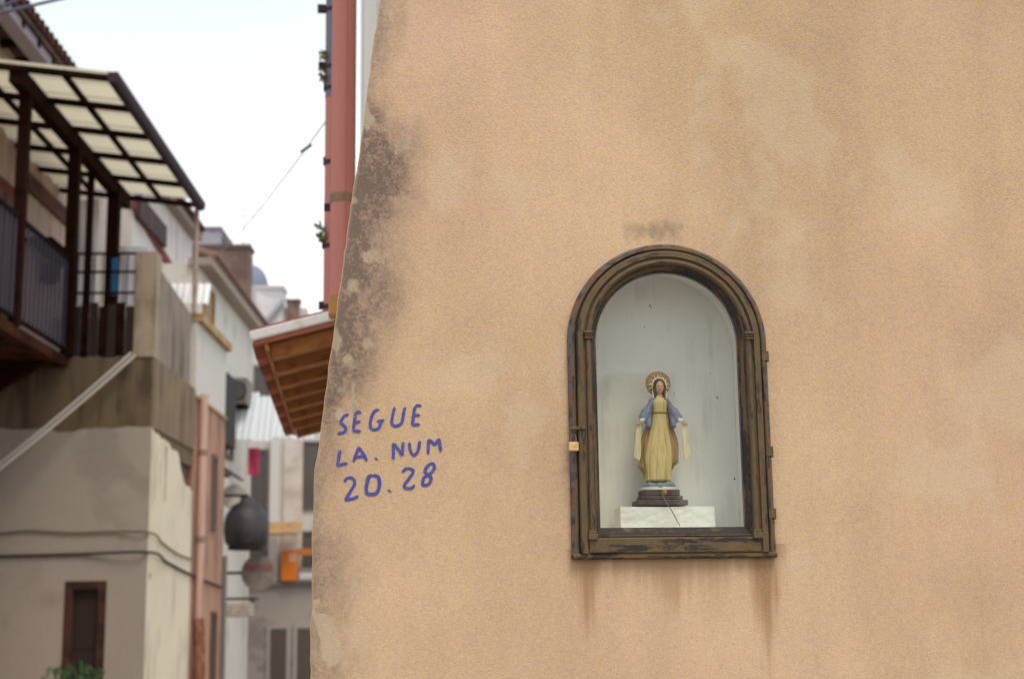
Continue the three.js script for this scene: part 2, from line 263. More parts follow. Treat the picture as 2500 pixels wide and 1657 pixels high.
// ------------------------------------------------------------------ painted lettering
{
  const BL = new THREE.MeshStandardMaterial({ map: tex(256, 256, (i, j) => { const n = fbm(i * 40, j * 40, 4), g = vn(i * 190, j * 190); let c = lerp3([.048, .062, .30], [.085, .085, .33], n); c = lerp3(c, [.25, .20, .28], sst(.62, .85, g * .6 + n * .4) * .75); return c; }, [3.2, 3.2]), roughness: .8 });
  const lt = thing('painted_lettering', 'blue hand-painted words and numbers on the ochre stucco wall', 'lettering', [0, 0, 0]); let layer = 0;
  for (const [name, strokes] of [
  ['letter_s', [[[-0.0366,1.9729],[-0.0444,1.9702],[-0.0504,1.9623],[-0.0529,1.9553],[-0.0477,1.9492],[-0.0424,1.9431],[-0.0432,1.9361],[-0.0492,1.9317],[-0.0596,1.9300]]]],
  ['letter_e', [[[-0.0089,1.9764],[-0.0167,1.9781],[-0.0210,1.9729],[-0.0227,1.9606],[-0.0243,1.9466],[-0.0251,1.9352]], [[-0.0226,1.9544],[-0.0105,1.9571]], [[-0.0251,1.9352],[-0.0164,1.9360],[-0.0095,1.9343]]]],
  ['letter_g', [[[0.0310,1.9834],[0.0232,1.9808],[0.0163,1.9711],[0.0129,1.9588],[0.0121,1.9465],[0.0156,1.9395],[0.0234,1.9386],[0.0303,1.9421],[0.0346,1.9500],[0.0355,1.9579]], [[0.0277,1.9570],[0.0424,1.9597]]]],
  ['letter_u', [[[0.0659,1.9887],[0.0633,1.9781],[0.0607,1.9641],[0.0598,1.9535],[0.0651,1.9473],[0.0738,1.9482],[0.0816,1.9535],[0.0851,1.9676],[0.0868,1.9799],[0.0894,1.9887]]]],
  ['letter_e', [[[0.1253,1.9914],[0.1166,1.9932],[0.1113,1.9870],[0.1087,1.9746],[0.1069,1.9605],[0.1060,1.9482]], [[0.1087,1.9702],[0.1218,1.9711]], [[0.1060,1.9482],[0.1139,1.9499],[0.1217,1.9499]]]],
  ['letter_l', [[[-0.0541,1.8934],[-0.0566,1.8804],[-0.0582,1.8682],[-0.0590,1.8587]], [[-0.0590,1.8587],[-0.0487,1.8621],[-0.0384,1.8638]]]],
  ['letter_a', [[[-0.0246,1.8672],[-0.0196,1.8820],[-0.0128,1.8994]], [[-0.0128,1.8994],[-0.0049,1.8872],[0.0047,1.8697]], [[-0.0212,1.8776],[-0.0023,1.8802]]]],
  ['full_stop', [[[0.0245,1.8745],[0.0264,1.8728]]]],
  ['letter_n', [[[0.0635,1.8722],[0.0634,1.8905],[0.0634,1.9079]], [[0.0634,1.9079],[0.0721,1.8974],[0.0834,1.8808]], [[0.0834,1.8808],[0.0842,1.8974],[0.0851,1.9105]]]],
  ['letter_u', [[[0.0990,1.9096],[0.0999,1.8973],[0.1034,1.8869],[0.1086,1.8807],[0.1155,1.8868],[0.1199,1.8973],[0.1225,1.9130]]]],
  ['letter_m', [[[0.1408,1.8841],[0.1408,1.8990],[0.1426,1.9165]], [[0.1426,1.9165],[0.1487,1.9112],[0.1548,1.9042]], [[0.1548,1.9042],[0.1601,1.9112],[0.1653,1.9182]], [[0.1653,1.9182],[0.1670,1.9042],[0.1687,1.8902]]]],
  ['digit_two', [[[-0.0441,1.8232],[-0.0381,1.8309],[-0.0295,1.8318],[-0.0226,1.8266],[-0.0217,1.8196],[-0.0277,1.8076],[-0.0361,1.7922],[-0.0420,1.7828]], [[-0.0420,1.7828],[-0.0309,1.7853],[-0.0224,1.7869],[-0.0138,1.7920]]]],
  ['digit_zero', [[[0.0178,1.8376],[0.0092,1.8333],[0.0058,1.8195],[0.0041,1.8040],[0.0068,1.7962],[0.0154,1.7953],[0.0257,1.7978],[0.0308,1.8073],[0.0325,1.8228],[0.0290,1.8341],[0.0178,1.8376]]]],
  ['full_stop', [[[0.0539,1.8037],[0.0563,1.8020]]]],
  ['digit_two', [[[0.0834,1.8434],[0.0895,1.8503],[0.0981,1.8520],[0.1068,1.8476],[0.1051,1.8398],[0.0981,1.8294],[0.0895,1.8174],[0.0860,1.8104]], [[0.0860,1.8104],[0.0964,1.8078],[0.1050,1.8095],[0.1102,1.8155]]]],
  ['digit_eight', [[[0.1415,1.8379],[0.1337,1.8449],[0.1363,1.8536],[0.1433,1.8605],[0.1503,1.8631],[0.1546,1.8553],[0.1511,1.8466],[0.1415,1.8379]], [[0.1398,1.8379],[0.1311,1.8310],[0.1285,1.8224],[0.1293,1.8154],[0.1397,1.8162],[0.1458,1.8240],[0.1467,1.8327],[0.1398,1.8379]]]],
  ]) {
    const geos = strokes.map((st, si) => {
      const dot = name === 'full_stop', hw = dot ? .0046 : name === 'digit_zero' ? .0040 : .0034, c = new THREE.CatmullRomCurve3(st.map(p => V(p[0], p[1], 0)), false, 'centripetal'), n = dot ? 8 : 14 + Math.ceil(c.getLength() / .0022), P = [], U = [], I = [], z0 = .0011 + si * .00035; layer++;
      const L = [], R = []; const w = (t, s) => hw * (.80 + .42 * fbm(t * 9 + layer * 3.7, s * 5 + layer, 3));
      const put = (x, y, z) => { P.push(x, y, z); U.push(x, y); return P.length / 3 - 1; };
      for (let i = 0; i <= n; i++) { const t = i / n, p = c.getPointAt(t), d = c.getTangentAt(t); let e = Math.min(t, 1 - t) * c.getLength() / hw, k = e < 1 ? Math.sqrt(Math.max(0, 1 - (1 - e) * (1 - e)) * .92 + .08) : 1; const z = z0 + t * .00025, a = w(t, 0) * k, b = w(t, 1) * k; L.push(put(p.x - d.y * a, p.y + d.x * a, z)); R.push(put(p.x + d.y * b, p.y - d.x * b, z)); }
      for (let i = 0; i < n; i++) I.push(L[i], R[i], L[i + 1], R[i], R[i + 1], L[i + 1]);
      for (const [t, s, j] of [[0, -1, 0], [1, 1, n]]) { const p = c.getPointAt(t), d = c.getTangentAt(t), z = z0 + t * .00025, m = 6, ids = [L[j]]; const a0 = Math.hypot(P[L[j] * 3] - p.x, P[L[j] * 3 + 1] - p.y), r = hw * (dot ? .9 : .6); for (let q = 1; q < m; q++) { const an = Math.PI * q / m; ids.push(put(p.x - d.y * a0 * Math.cos(an) + s * d.x * r * Math.sin(an), p.y + d.x * a0 * Math.cos(an) + s * d.y * r * Math.sin(an), z)); } ids.push(R[j]); for (let q = 1; q < ids.length - 1; q++) s > 0 ? I.push(ids[0], ids[q + 1], ids[q]) : I.push(ids[0], ids[q], ids[q + 1]); }
      const g = new THREE.BufferGeometry(); g.setAttribute('position', new THREE.Float32BufferAttribute(P, 3)); g.setAttribute('uv', new THREE.Float32BufferAttribute(U, 2)); g.setIndex(I);
      const nn = new Float32Array(P.length); for (let i = 2; i < nn.length; i += 3) nn[i] = 1; g.setAttribute('normal', new THREE.BufferAttribute(nn, 3)); return g;
    });
    part(name, geos, BL, lt);
  }
}

// ------------------------------------------------------------------ inside the niche: covered box, statuette, cord
{
  const cloth = blotchy('#f4f1ea', '#e2dccf', .25, { size: .3, px: 128, vary: .05, seed: 8 });
  // box wrapped in white cloth that sags into creases at the foot
  const g = new THREE.BoxGeometry(.218, .062, .075, 60, 20, 24), p = g.attributes.position;
  for (let i = 0; i < p.count; i++) { let x = p.getX(i), y = p.getY(i), z = p.getZ(i); const t = (y + .031) / .062, k = fbm(x * 34 + 5, y * 60 + z * 30, 3) - .5;
    if (z > .03) z += k * .006 + .006 * (1 - t) * Math.max(0, fbm(x * 22, y * 26 + 9, 3) - .35); x += (1 - t) * (fbm(y * 40, z * 30 + x * 8, 2) - .5) * .006 - (x < -.1 ? t * .001 : 0); y += t > .98 ? (fbm(x * 16, z * 20, 2) - .5) * .004 : 0; p.setXYZ(i, x, y, z); }
  g.computeVertexNormals();
  solo('covered_box', g, cloth, 'white cloth-covered box carrying the statuette inside the shrine', 'box', [.690, 1.7365, -.088]);

  const st = thing('statuette', 'painted statuette of a robed woman with blue mantle and golden halo', 'statuette', [.684, 1.7685, -.080]);
  const fab = (a, b, s) => blotchy(a, b, .35, { size: .08, px: 128, vary: .10, runs: .8, seed: s, rough: .6 });
  const gownM = fab('#d3be85', '#b09457', 21), cloakM = fab('#a08355', '#80603a', 22), mantM = blotchy('#77809a', '#5d6882', .3, { size: .11, px: 128, vary: .12, seed: 23, rough: .6, grain: .05 }), skin = plain('#d2a583', .6), white = plain('#d9d3c9', .6), cream = fab('#d8cda3', '#c3b57f', 24), gold = blotchy('#a98250', '#7d5a34', .3, { size: .04, px: 64, rough: .5, metal: .25 }), hairM = plain('#57402f', .7), darkM = blotchy('#5d544f', '#463e3c', .35, { size: .06, px: 64, seed: 4 });
  const gm = y => y - 1.7685;
  // plinth
  const pl = part('plinth', [bevelBox(-.0645, .0535, .002, .0145, -.034, .034, .002), bevelBox(-.054, .043, .0145, .024, -.029, .029, .002), bevelBox(-.051, .037, .0238, .0385, -.026, .026, .002)], darkM, st);
  const disc = new THREE.CylinderGeometry(.040, .042, .007, 40); disc.scale(1, 1, .62); disc.translate(-.007, .0418, 0); part('plinth_rim', disc, plain('#d6d0c6', .6), pl);
  const bs = new THREE.SphereGeometry(.006, 16, 12); bs.scale(1, 1.2, .5); bs.translate(.001, .032, .0265); part('boss', bs, gold, pl);
  part('globe', body((x, y, z) => { let d = ell(x, y, z, [-.007, .046, 0], [.034, .016, .021]); for (const [a, b, c] of [[-.028, .049, .012], [.012, .05, .014], [-.008, .047, .018], [.022, .048, .004], [-.036, .047, 0]]) d = smin(d, ell(x, y, z, [a, b, c], [.009, .008, .008]), .006); return d; }, [-.055, .036, -.03], [.035, .07, .034], .0014), plain('#7c8c96', .65), st);
  // gown, bodice, sash
  const gr = []; for (let i = 0; i <= 30; i++) { const t = i / 30, y = mix(.058, .219, t); const w = t < .35 ? mix(.0285, .0325, sst(0, .35, t)) : mix(.0325, .0158, sst(.35, 1, t)); gr.push([y, mix(-.009, 0, t), mix(.003, .002, t), w, mix(.0205, .0115, sst(.1, 1, t)), mix(.075, .02, t)]); }
  part('gown', loft(gr, 120, 11, 1), gownM, st);
  const br = []; for (let i = 0; i <= 14; i++) { const t = i / 14; br.push([mix(.217, .258, t), .0005, .0015, t < .6 ? mix(.0155, .0182, sst(0, .6, t)) : mix(.0182, .0075, sst(.6, 1, t)), t < .6 ? mix(.0112, .0135, sst(0, .6, t)) : mix(.0135, .007, sst(.6, 1, t)), .012]); }
  part('bodice', loft(br, 72, 8), gownM, st);
  const sash = new THREE.TorusGeometry(.0160, .0019, 10, 60); sash.rotateX(Math.PI / 2); sash.scale(1, 1.2, .76); sash.translate(0, .2185, .002); part('sash', sash, cloakM, st);
  const col = new THREE.TorusGeometry(.0082, .0011, 8, 40); col.rotateX(Math.PI / 2); col.scale(1, 1, .85); col.translate(.0015, .2562, .001); part('collar', col, cloakM, st);
  // cloak falling behind the gown, its lining showing at both sides
  const cr = []; for (let i = 0; i <= 28; i++) { const t = i / 28, y = mix(.066, .236, t); const wR = t < .30 ? mix(.026, .043, sst(0, .22, t)) : mix(.043, .020, sst(.42, 1, t)), off = t < .18 ? -.010 : mix(-.002, 0, t); cr.push([y, off, -.0055, wR, mix(.0165, .0125, t), mix(.085, .04, t)]); }
  part('cloak', loft(cr, 140, 17, .6), cloakM, st);
  // blue mantle over shoulders and sleeves
  part('mantle', body((x, y, z) => {
    const s = Math.abs(x) + (x > 0 ? -.002 : 0); let d = cap(s, y, z, [.0150, .2475, -.001], [.0300, .2220, .002], .0072, .0092);
    d = smin(d, cap(s, y, z, [.0300, .2220, .002], [.0415, .2065, .010], .0092, .0082), .006);
    d = smin(d, cap(s, y, z, [.0320, .2150, .004], [.0275, .1880, .010], .0098, .0072), .008);
    d = smin(d, ell(x, y, z, [0, .236, -.0085], [.0225, .024, .0075]), .006);
    return d + .0007 * Math.sin(s * 420 + y * 190 + z * 90) + .0004 * fbm(s * 260 + 9, y * 190, 2);
  }, [-.062, .17, -.026], [.062, .268, .028], .0012), mantM, st);
  // hands: palm, four fingers and a thumb, held out and down
  const handSdf = (x, y, z) => { let d = cap(x, y, z, [-.006, .006, -.004], [.001, 0, 0], .0034, .0034); d = smin(d, ell(x, y, z, [.004, -.003, .001], [.0048, .0044, .0026]), .002);
    for (const [k, l] of [[0, .0068], [1, .0080], [2, .0076], [3, .0060]]) { const bx = .0064 - k * .0004, by = -.0026 - k * .0016 + .002, bz = .002 - k * .0005; const m = [bx + l * .45, by - l * .28, bz + .0014], e = [bx + l * .70, by - l * .72, bz + .0016]; d = smin(d, cap(x, y, z, [bx - .002, by + .001, bz], m, .00120, .00108), .0006); d = smin(d, cap(x, y, z, m, e, .00108, .00085), .0005); }
    d = smin(d, cap(x, y, z, [.0015, .001, .002], [.0055, .0022, .0052], .0015, .0010), .0010); return d; };
  const hg = body(handSdf, [-.012, -.016, -.009], [.018, .012, .011], .0006);
  for (const s of [-1, 1]) { const k = hg.clone(); if (s < 0) { k.scale(-1, 1, 1); const ix = k.index.array; for (let i = 0; i < ix.length; i += 3) { const t = ix[i]; ix[i] = ix[i + 1]; ix[i + 1] = t; } k.computeVertexNormals(); } k.translate(s * .0478 + (s > 0 ? .0035 : 0), .1965, .015); part('hand', k, skin, st);
    const cuff = new THREE.CylinderGeometry(.0058, .0066, .010, 20); cuff.rotateZ(s * 1.0); cuff.translate(s * .0428 + (s > 0 ? .0025 : 0), .2005, .012); part('cuff', cuff, white, st);
    // ray of light fanning down from the hand
    const x0 = s * .0520 + (s > 0 ? .0035 : 0), r = []; for (const [t, a, b] of [[0, .0052, 0], [.3, .0060, .001], [.65, .0070, .0032], [.88, .0080, .0055], [1, .0062, .0066]]) r.push([x0 + s * b, .1925 - t * .085, a]);
    const L = r.map(([x, y, a]) => [x - a, y]), R = r.map(([x, y, a]) => [x + a, y + (s > 0 ? 0 : 0)]).reverse(); L[4][1] += s < 0 ? .006 : -.001; R[0][1] += s < 0 ? -.001 : .006;
    const q = extr([...L, ...R], .002, { bevelEnabled: true, bevelSize: .0006, bevelThickness: .0006, bevelSegments: 1 }); q.translate(0, 0, .010); part('light_ray', q, cream, st); }
  // head
  const HY = .2795; const hd = part('head', body((x, y, z) => {
    x -= .002; y -= HY; let d = ell(x, y, z, [0, .0035, -.001], [.0118, .0142, .0128]); d = smin(d, ell(x, y, z, [0, -.0075, .0045], [.0074, .0085, .0070]), .006);
    d = smin(d, cap(x, y, z, [0, -.008, -.001], [-.001, -.028, -.001], .0062, .0070), .004); d = smin(d, cap(x, y, z, [0, .0015, .0112], [0, -.0040, .0138], .0009, .0017), .0016);
    d = smin(d, ell(x, y, z, [0, -.0092, .0108], [.0030, .0011, .0013]), .0008); d = smin(d, ell(x, y, z, [0, -.0135, .0092], [.0030, .0022, .0022]), .002);
    const e = ell(Math.abs(x), y, z, [.0042, .0010, .0128], [.0026, .0016, .0020]); return Math.max(d, -e); }, [-.016, .246, -.018], [.020, .300, .020], .0009), skin, st);
  for (const s of [-1, 1]) { const e = new THREE.SphereGeometry(.0015, 10, 8); e.scale(1.3, .8, .6); e.translate(.002 + s * .0042, HY + .0008, .0112); part('eye', e, plain('#3a2f2a', .4), hd); }
  const lip = new THREE.SphereGeometry(.0018, 10, 8); lip.scale(1.5, .5, .5); lip.translate(.002, HY - .0092, .0122); part('lips', lip, plain('#a8604f', .6), hd);
  part('hair', body((x, y, z) => { x -= .002; y -= HY; const s = Math.abs(x); let d = ell(x, y, z, [0, .0048, -.0028], [.0142, .0155, .0140]); d = smin(d, cap(s, y, z, [.0125, .002, .001], [.0108, -.022, .0025], .0036, .0030), .003); const f = ell(x, y, z, [0, -.0040, .015], [.0112, .0180, .0155]); return Math.max(d, -f) + .0004 * Math.sin(y * 1500 + s * 500); }, [-.018, .252, -.022], [.022, .304, .022], .0010), hairM, hd);
  // white veil edge round the hair and crown points
  const vb = []; for (let i = 0; i <= 20; i++) { const a = mix(-.55, Math.PI + .55, i / 20); vb.push([.002 + .0162 * Math.cos(a), HY + .0045 + .0172 * Math.sin(a), -.001]); } for (let i = 1; i < 5; i++) { vb.unshift([.002 + .0150, HY - .006 - i * .005, -.001 + i * .0005]); vb.push([.002 - .0150, HY - .006 - i * .005, -.001 + i * .0005]); }
  const veil = part('veil', tube(vb, .0024, 80, 8), white, hd);
  for (let i = 0; i < 9; i++) { const a = mix(-.25, Math.PI + .25, i / 8), c = new THREE.ConeGeometry(i % 2 ? .0030 : .0024, i % 2 ? .0062 : .0088, 8); c.scale(1, 1, .5); c.translate(0, .0215, 0); c.rotateZ(a - Math.PI / 2); c.translate(.002, HY + .0035, -.003); part('crown_point', c, white, veil); }
  // golden halo cut through with openings
  const hs = new THREE.Shape(); hs.absarc(0, 0, .0290, 0, Math.PI * 2);
  for (let i = 0; i < 11; i++) { const a = mix(-.5, Math.PI + .5, i / 10), h = new THREE.Path(), P = (r, o) => [r * Math.cos(a + o), r * Math.sin(a + o)]; h.moveTo(...P(.0175, -.09)); h.lineTo(...P(.0215, -.085)); h.lineTo(...P(.0240, 0)); h.lineTo(...P(.0215, .085)); h.lineTo(...P(.0175, .09)); hs.holes.push(h); }
  const hh = metric(new THREE.ExtrudeGeometry(hs, { depth: .0016, bevelEnabled: true, bevelSize: .0005, bevelThickness: .0005, bevelSegments: 1, curveSegments: 40 })); hh.translate(.001, .2890, -.0095);
  const halo = part('halo', hh, gold, st); const rr = new THREE.TorusGeometry(.0284, .0012, 8, 70); rr.translate(.001, .2890, -.008); part('halo_rim', rr, gold, halo);
  const cd = [[-.008, .034, .030], [-.004, .020, .037], [.002, .006, .040], [.012, -.010, .041], [.024, -.034, .043], [.030, -.046, .044]];
  solo('cord', tube(cd.map(([x, y, z]) => [x, y, z]), .0011, 40, 6), plain('#8a7560', .9), 'thin brown cord hanging over the white covered box', 'cord', [.684, 1.7685, -.080]);
}

// ------------------------------------------------------------------ right side of the lane: white house, drainpipes, tiled canopy
const tileM = [blotchy('#a5553a', '#6b4436', .35, { size: .8, px: 128, seed: 31 }), blotchy('#8f4c38', '#57382e', .4, { size: .8, px: 128, seed: 32 }), blotchy('#b0694a', '#7a5444', .35, { size: .8, px: 128, seed: 33 })];
const darkTile = [blotchy('#5e382d', '#3b241e', .4, { size: .8, px: 128, seed: 35 }), blotchy('#6e4a3a', '#43302a', .4, { size: .8, px: 128, seed: 36 })];
// one barrel tile, a half round with thickness, lying along z, convex up
function barrel(r, len, th = .012) { const s = new THREE.Shape(); s.absarc(0, 0, r, 0, Math.PI, false); s.absarc(0, 0, r - th, Math.PI, 0, true); const g = new THREE.ExtrudeGeometry(s, { depth: len, bevelEnabled: false, curveSegments: 7 }); return metric(g); }
{
  const WH = blotchy('#f1ece7', '#ddd5cd', .22, { size: 3, seed: 41, vary: .05, runs: .5 });
  const h = thing('white_house', 'white plastered house wall behind the two red drainpipes', 'house', Q(.062, 0, 3.75), RT);
  part('wall', box(0, 5, -.2, 11, -8.2, 0), WH, h);
  part('door_casing', box(-.028, 0.01, 0, 8.4, -.75, -.55), plain('#efeae4', .6), h); part('door_casing', box(-.016, 0.01, 0, 8.4, -1.35, -1.2), plain('#d9d2cb', .6), h);
  const redM = blotchy('#c67c70', '#b5705c', .35, { size: 1.2, px: 256, vary: .06, runs: .7, seed: 42, rough: .62 });
  const p1 = thing('drainpipe', 'wide red drainpipe ending in an ochre shoe above the tiled canopy', 'drainpipe', Q(-.0405, 0, 5.6), RT, 'red drainpipes');
  part('pipe', cyl(.0505, .0505, 7.9, 0, 2.76, 0, 36), redM, p1);
  const seam = part('pipe_seam', box(.018, .021, 2.78, 10.6, .0465, .0500), redM, p1);
  part('pipe_shoe', bevelBox(-.052, .052, 2.69, 2.775, -.05, .055, .006), blotchy('#c08a55', '#a06d3e', .35, { size: .2, px: 64 }), p1);
  for (const y of [3.16, 4.62, 6.4]) { const b = part('pipe_clamp', cyl(.0535, .0535, .034, 0, y, 0, 36), blotchy('#9b7f6a', '#7d5a45', .4, { size: .2, px: 64 }), p1); for (const bg of [box(.035, .10, y + .004, y + .03, -.02, .012), box(-.075, -.05, y - .028, y + .0, -.02, 0)]) part('clamp_bolt', bg, plain('#2b2226', .7), b); }
  const p2 = thing('drainpipe', 'narrow grey and red drainpipe farther along, with dark hooks', 'drainpipe', Q(-.124, 0, 8.5), RT, 'red drainpipes');
  part('pipe', cyl(.050, .050, 1.68, 0, 3.0, 0, 28), redM, p2); part('pipe_upper', cyl(.053, .053, 6.0, 0, 4.67, 0, 28), plain('#7b7480', .6), p2);
  for (const [y, l] of [[5.24, .055], [4.86, .045], [4.72, .012], [4.24, .010], [3.71, .012], [3.33, .028]]) part('pipe_hook', [cyl(.0545, .0545, .03, 0, y - .006, 0, 20), box(-.05 - l, -.045, y, y + .045, -.02, .02)], plain('#33272a', .7), p2);
  // dry tufts growing out of the wall by the pipe
  const lf = new THREE.MeshStandardMaterial({ color: '#8f8a62', roughness: .9 }), q = rng(9);
  [[-.187, 4.94, .9, 'dry flower tuft beside the upper hook of the narrow drainpipe'], [-.185, 4.80, 1, 'dry flower tuft below the upper hook of the narrow drainpipe'], [-.185, 3.80, 1.3, 'green tuft growing beside the lower red part of the drainpipe']].forEach(([u, y, k, label], i) => {
    const geos = []; for (let n = 0; n < 46; n++) { const l = new THREE.PlaneGeometry(.014 * k, .024 * k); l.rotateX(q() * 3); l.rotateY(q() * 6); l.rotateZ(q() * 6); l.translate((q() - .6) * .045 * k, (q() - .5) * .08 * k, (q() - .5) * .05); geos.push(l); }
    geos.push(tube([[.03, -.03, 0], [0, -.02, 0], [-.01, .02, 0]], .002, 8, 5)); solo('wall_tuft', geos, i === 2 ? plain('#7d8a4c', .9) : lf, label, 'plant', Q(u, y, 8.46), RT, 'tufts by the drainpipes'); });

  // canopy: boarded soffit on cross battens, light verge board, barrel tiles
  const cw = blotchy('#56290f', '#3a1a0b', .4, { size: 1, px: 256, seed: 51, runs: .3, rough: .8 }), cw2 = blotchy('#b5753f', '#8f5528', .35, { size: .7, px: 256, seed: 52, rough: .8 });
  const c = thing('tiled_canopy', 'small terracotta tiled canopy with brown battens on the white house', 'canopy', Q(.062, 2.985, 7), RT);
  const tilt = Math.atan2(.155, .57), CL = 3.55, CW = .512, rot = g => { g.rotateZ(tilt); return g; };
  for (let i = 0; i < 6; i++) { const x0 = -CW + i * CW / 6; part('soffit_board', rot(box(x0, x0 + CW / 6 - .004, .0, .018, -CL, -.03)), i % 2 ? cw : blotchy('#4e2510', '#35170a', .4, { size: 1, px: 128, seed: 60 + i }), c); }
  for (let i = 0; i < 8; i++) { const z = -.10 - i * (CL - .2) / 7; part('batten', rot(bevelBox(-CW + .02, -.005, -.075, -.002, z - .115, z, .004)), cw2, c); }
  part('front_beam', rot(bevelBox(-CW - .004, -CW + .018, -.05, .014, -CL, -.01, .004)), cw2, c);
  part('wall_plate', rot(box(-.06, 0, -.095, -.076, -CL, -.05)), cw, c);
  part('verge_board', rot(bevelBox(-CW - .052, 0, -.012, .012, -.028, .012, .003)), blotchy('#a3604a', '#8a4a3a', .3, { size: .6, px: 64 }), c);
  part('verge_capping', rot(bevelBox(-CW - .058, 0, .013, .062, -.05, .028, .008)), blotchy('#f4eee9', '#e6d8ce', .25, { size: .5, px: 128, vary: .05 }), c);
  const bt = barrel(.085, CW + .09); bt.rotateY(Math.PI / 2); bt.translate(-CW - .056, .022, 0); rot(bt);
  const pan = barrel(.075, .056); pan.rotateZ(Math.PI); pan.rotateY(Math.PI / 2); pan.translate(-CW - .062, .038, 0); rot(pan);
  for (let i = 0; i < 20; i++) { const t = part('roof_tile', bt, tileM[i % 3], c); t.position.z = -.16 - i * .174; const u = part('roof_tile', pan, tileM[(i + 1) % 3], c); u.position.z = -.247 - i * .174; u.position.y = 0; }
}

// ------------------------------------------------------------------ left side of the lane
const matte = m => { const p = new THREE.MeshPhysicalMaterial({ color: m.color, map: m.map, roughness: 1 }); p.specularIntensity = .15; return p; };
const darkWood = matte(blotchy('#2a160f', '#180b08', .4, { size: 1.5, px: 128, seed: 70 }));
const darkIron = matte(plain('#1d1311', 1));
{ // tall house at the far left: wall, roof eave, red door
  const h = thing('tall_house', 'tall plastered house with tiled eave above the balcony', 'house', S(-7.55, 0, 12), LT);
  part('wall', box(-6, 0, -.3, 10.62, -14.4, 0), blotchy('#b9a293', '#8b7768', .35, { size: 3, seed: 71, runs: .6 }), h);
  part('cornice', box(.34, .60, 10.44, 10.60, -14.5, 0), plain('#948a94', .9), h);
  part('soffit', box(-.2, .66, 10.62, 10.70, -14.5, .2), blotchy('#5d4334', '#3b2a20', .4, { size: 2, px: 128 }), h);
  const rg = barrel(.13, 1.6, .02); rg.rotateY(-Math.PI / 2); rg.rotateZ(-.3); rg.translate(.72, 10.72, 0);
  const rf = part('roof', (() => { const g = box(-6, .62, 0, .06, -14.5, .2); g.rotateZ(-.3); g.translate(.1, 10.93, 0); return g; })(), darkTile[0], h);
  for (let i = 0; i < 44; i++) { const t = part('eave_tile', rg, darkTile[i % 2], rf); t.position.z = -3.2 - i * .255; }
  for (let i = 0; i < 16; i++) part('rafter', box(-.1, .62, 10.5, 10.62, -13.9 + i * .8, -13.78 + i * .8), darkWood, h);
  const d = part('balcony_door', box(-.02, .06, 5.5, 8.4, -11.2, -9.2), blotchy('#6b2e22', '#4a1f18', .4, { size: 1.5, px: 128 }), h); part('door_panel', box(.06, .085, 5.7, 8.2, -11.05, -10.25), plain('#5a261c', .7), d); part('door_panel', box(.06, .085, 5.7, 8.2, -10.15, -9.35), plain('#5a261c', .7), d);
  part('wall_shelf', box(0, .5, 7.72, 7.76, -13.4, -11.4), darkIron, h);
  part('lintel', box(0, .06, 8.6, 8.9, -14.2, -11), blotchy('#5f3a28', '#3f281c', .4, { size: 1.5, px: 64 }), h);
  const pot = thing('flower_pot', 'terracotta pot hung on the balcony wall', 'pot', S(-7.38, 7.2, 24.5), LT); const lp = [[.001, 0], [.11, 0], [.17, .26], [.19, .27], [.19, .33], [.15, .33], [.13, .05], [.001, .05]].map(p => new THREE.Vector2(...p)); part('pot', new THREE.LatheGeometry(lp, 24), plain('#6e3222', .85), pot); part('hanger', box(-.17, -.13, .05, .36, -.06, .06), darkIron, pot);
}
{ // balcony
  const b = thing('balcony', 'dark balcony with close upright slats on the tall house', 'balcony', S(-6.325, 5.45, 22), LT);
  part('slab', box(-1.22, .02, -.16, 0, -.05, 9), matte(blotchy('#4a2c1c', '#2c1a10', .45, { size: 1.5, px: 128, seed: 75 })), b);
  for (let i = 0; i < 5; i++) part('console', extr([[-1.2, -.75], [-1.2, -.161], [-.15, -.161], [-.3, -.3], [-1.0, -.7]], .16).translate(0, 0, .5 + i * 1.9), darkWood, b);
  part('top_rail', box(-.03, .03, 1.50, 1.56, .02, 8.9), darkIron, b); part('bottom_rail', box(-.025, .025, .08, .13, .02, 8.9), darkIron, b);
  const sl = box(-.012, .012, .13, 1.5, -.045, .045), sm = matte(plain('#4a4450', 1)); for (let i = 0; i < 42; i++) { const s = part('slat', sl, sm, b); s.position.z = .12 + i * .2; }
}
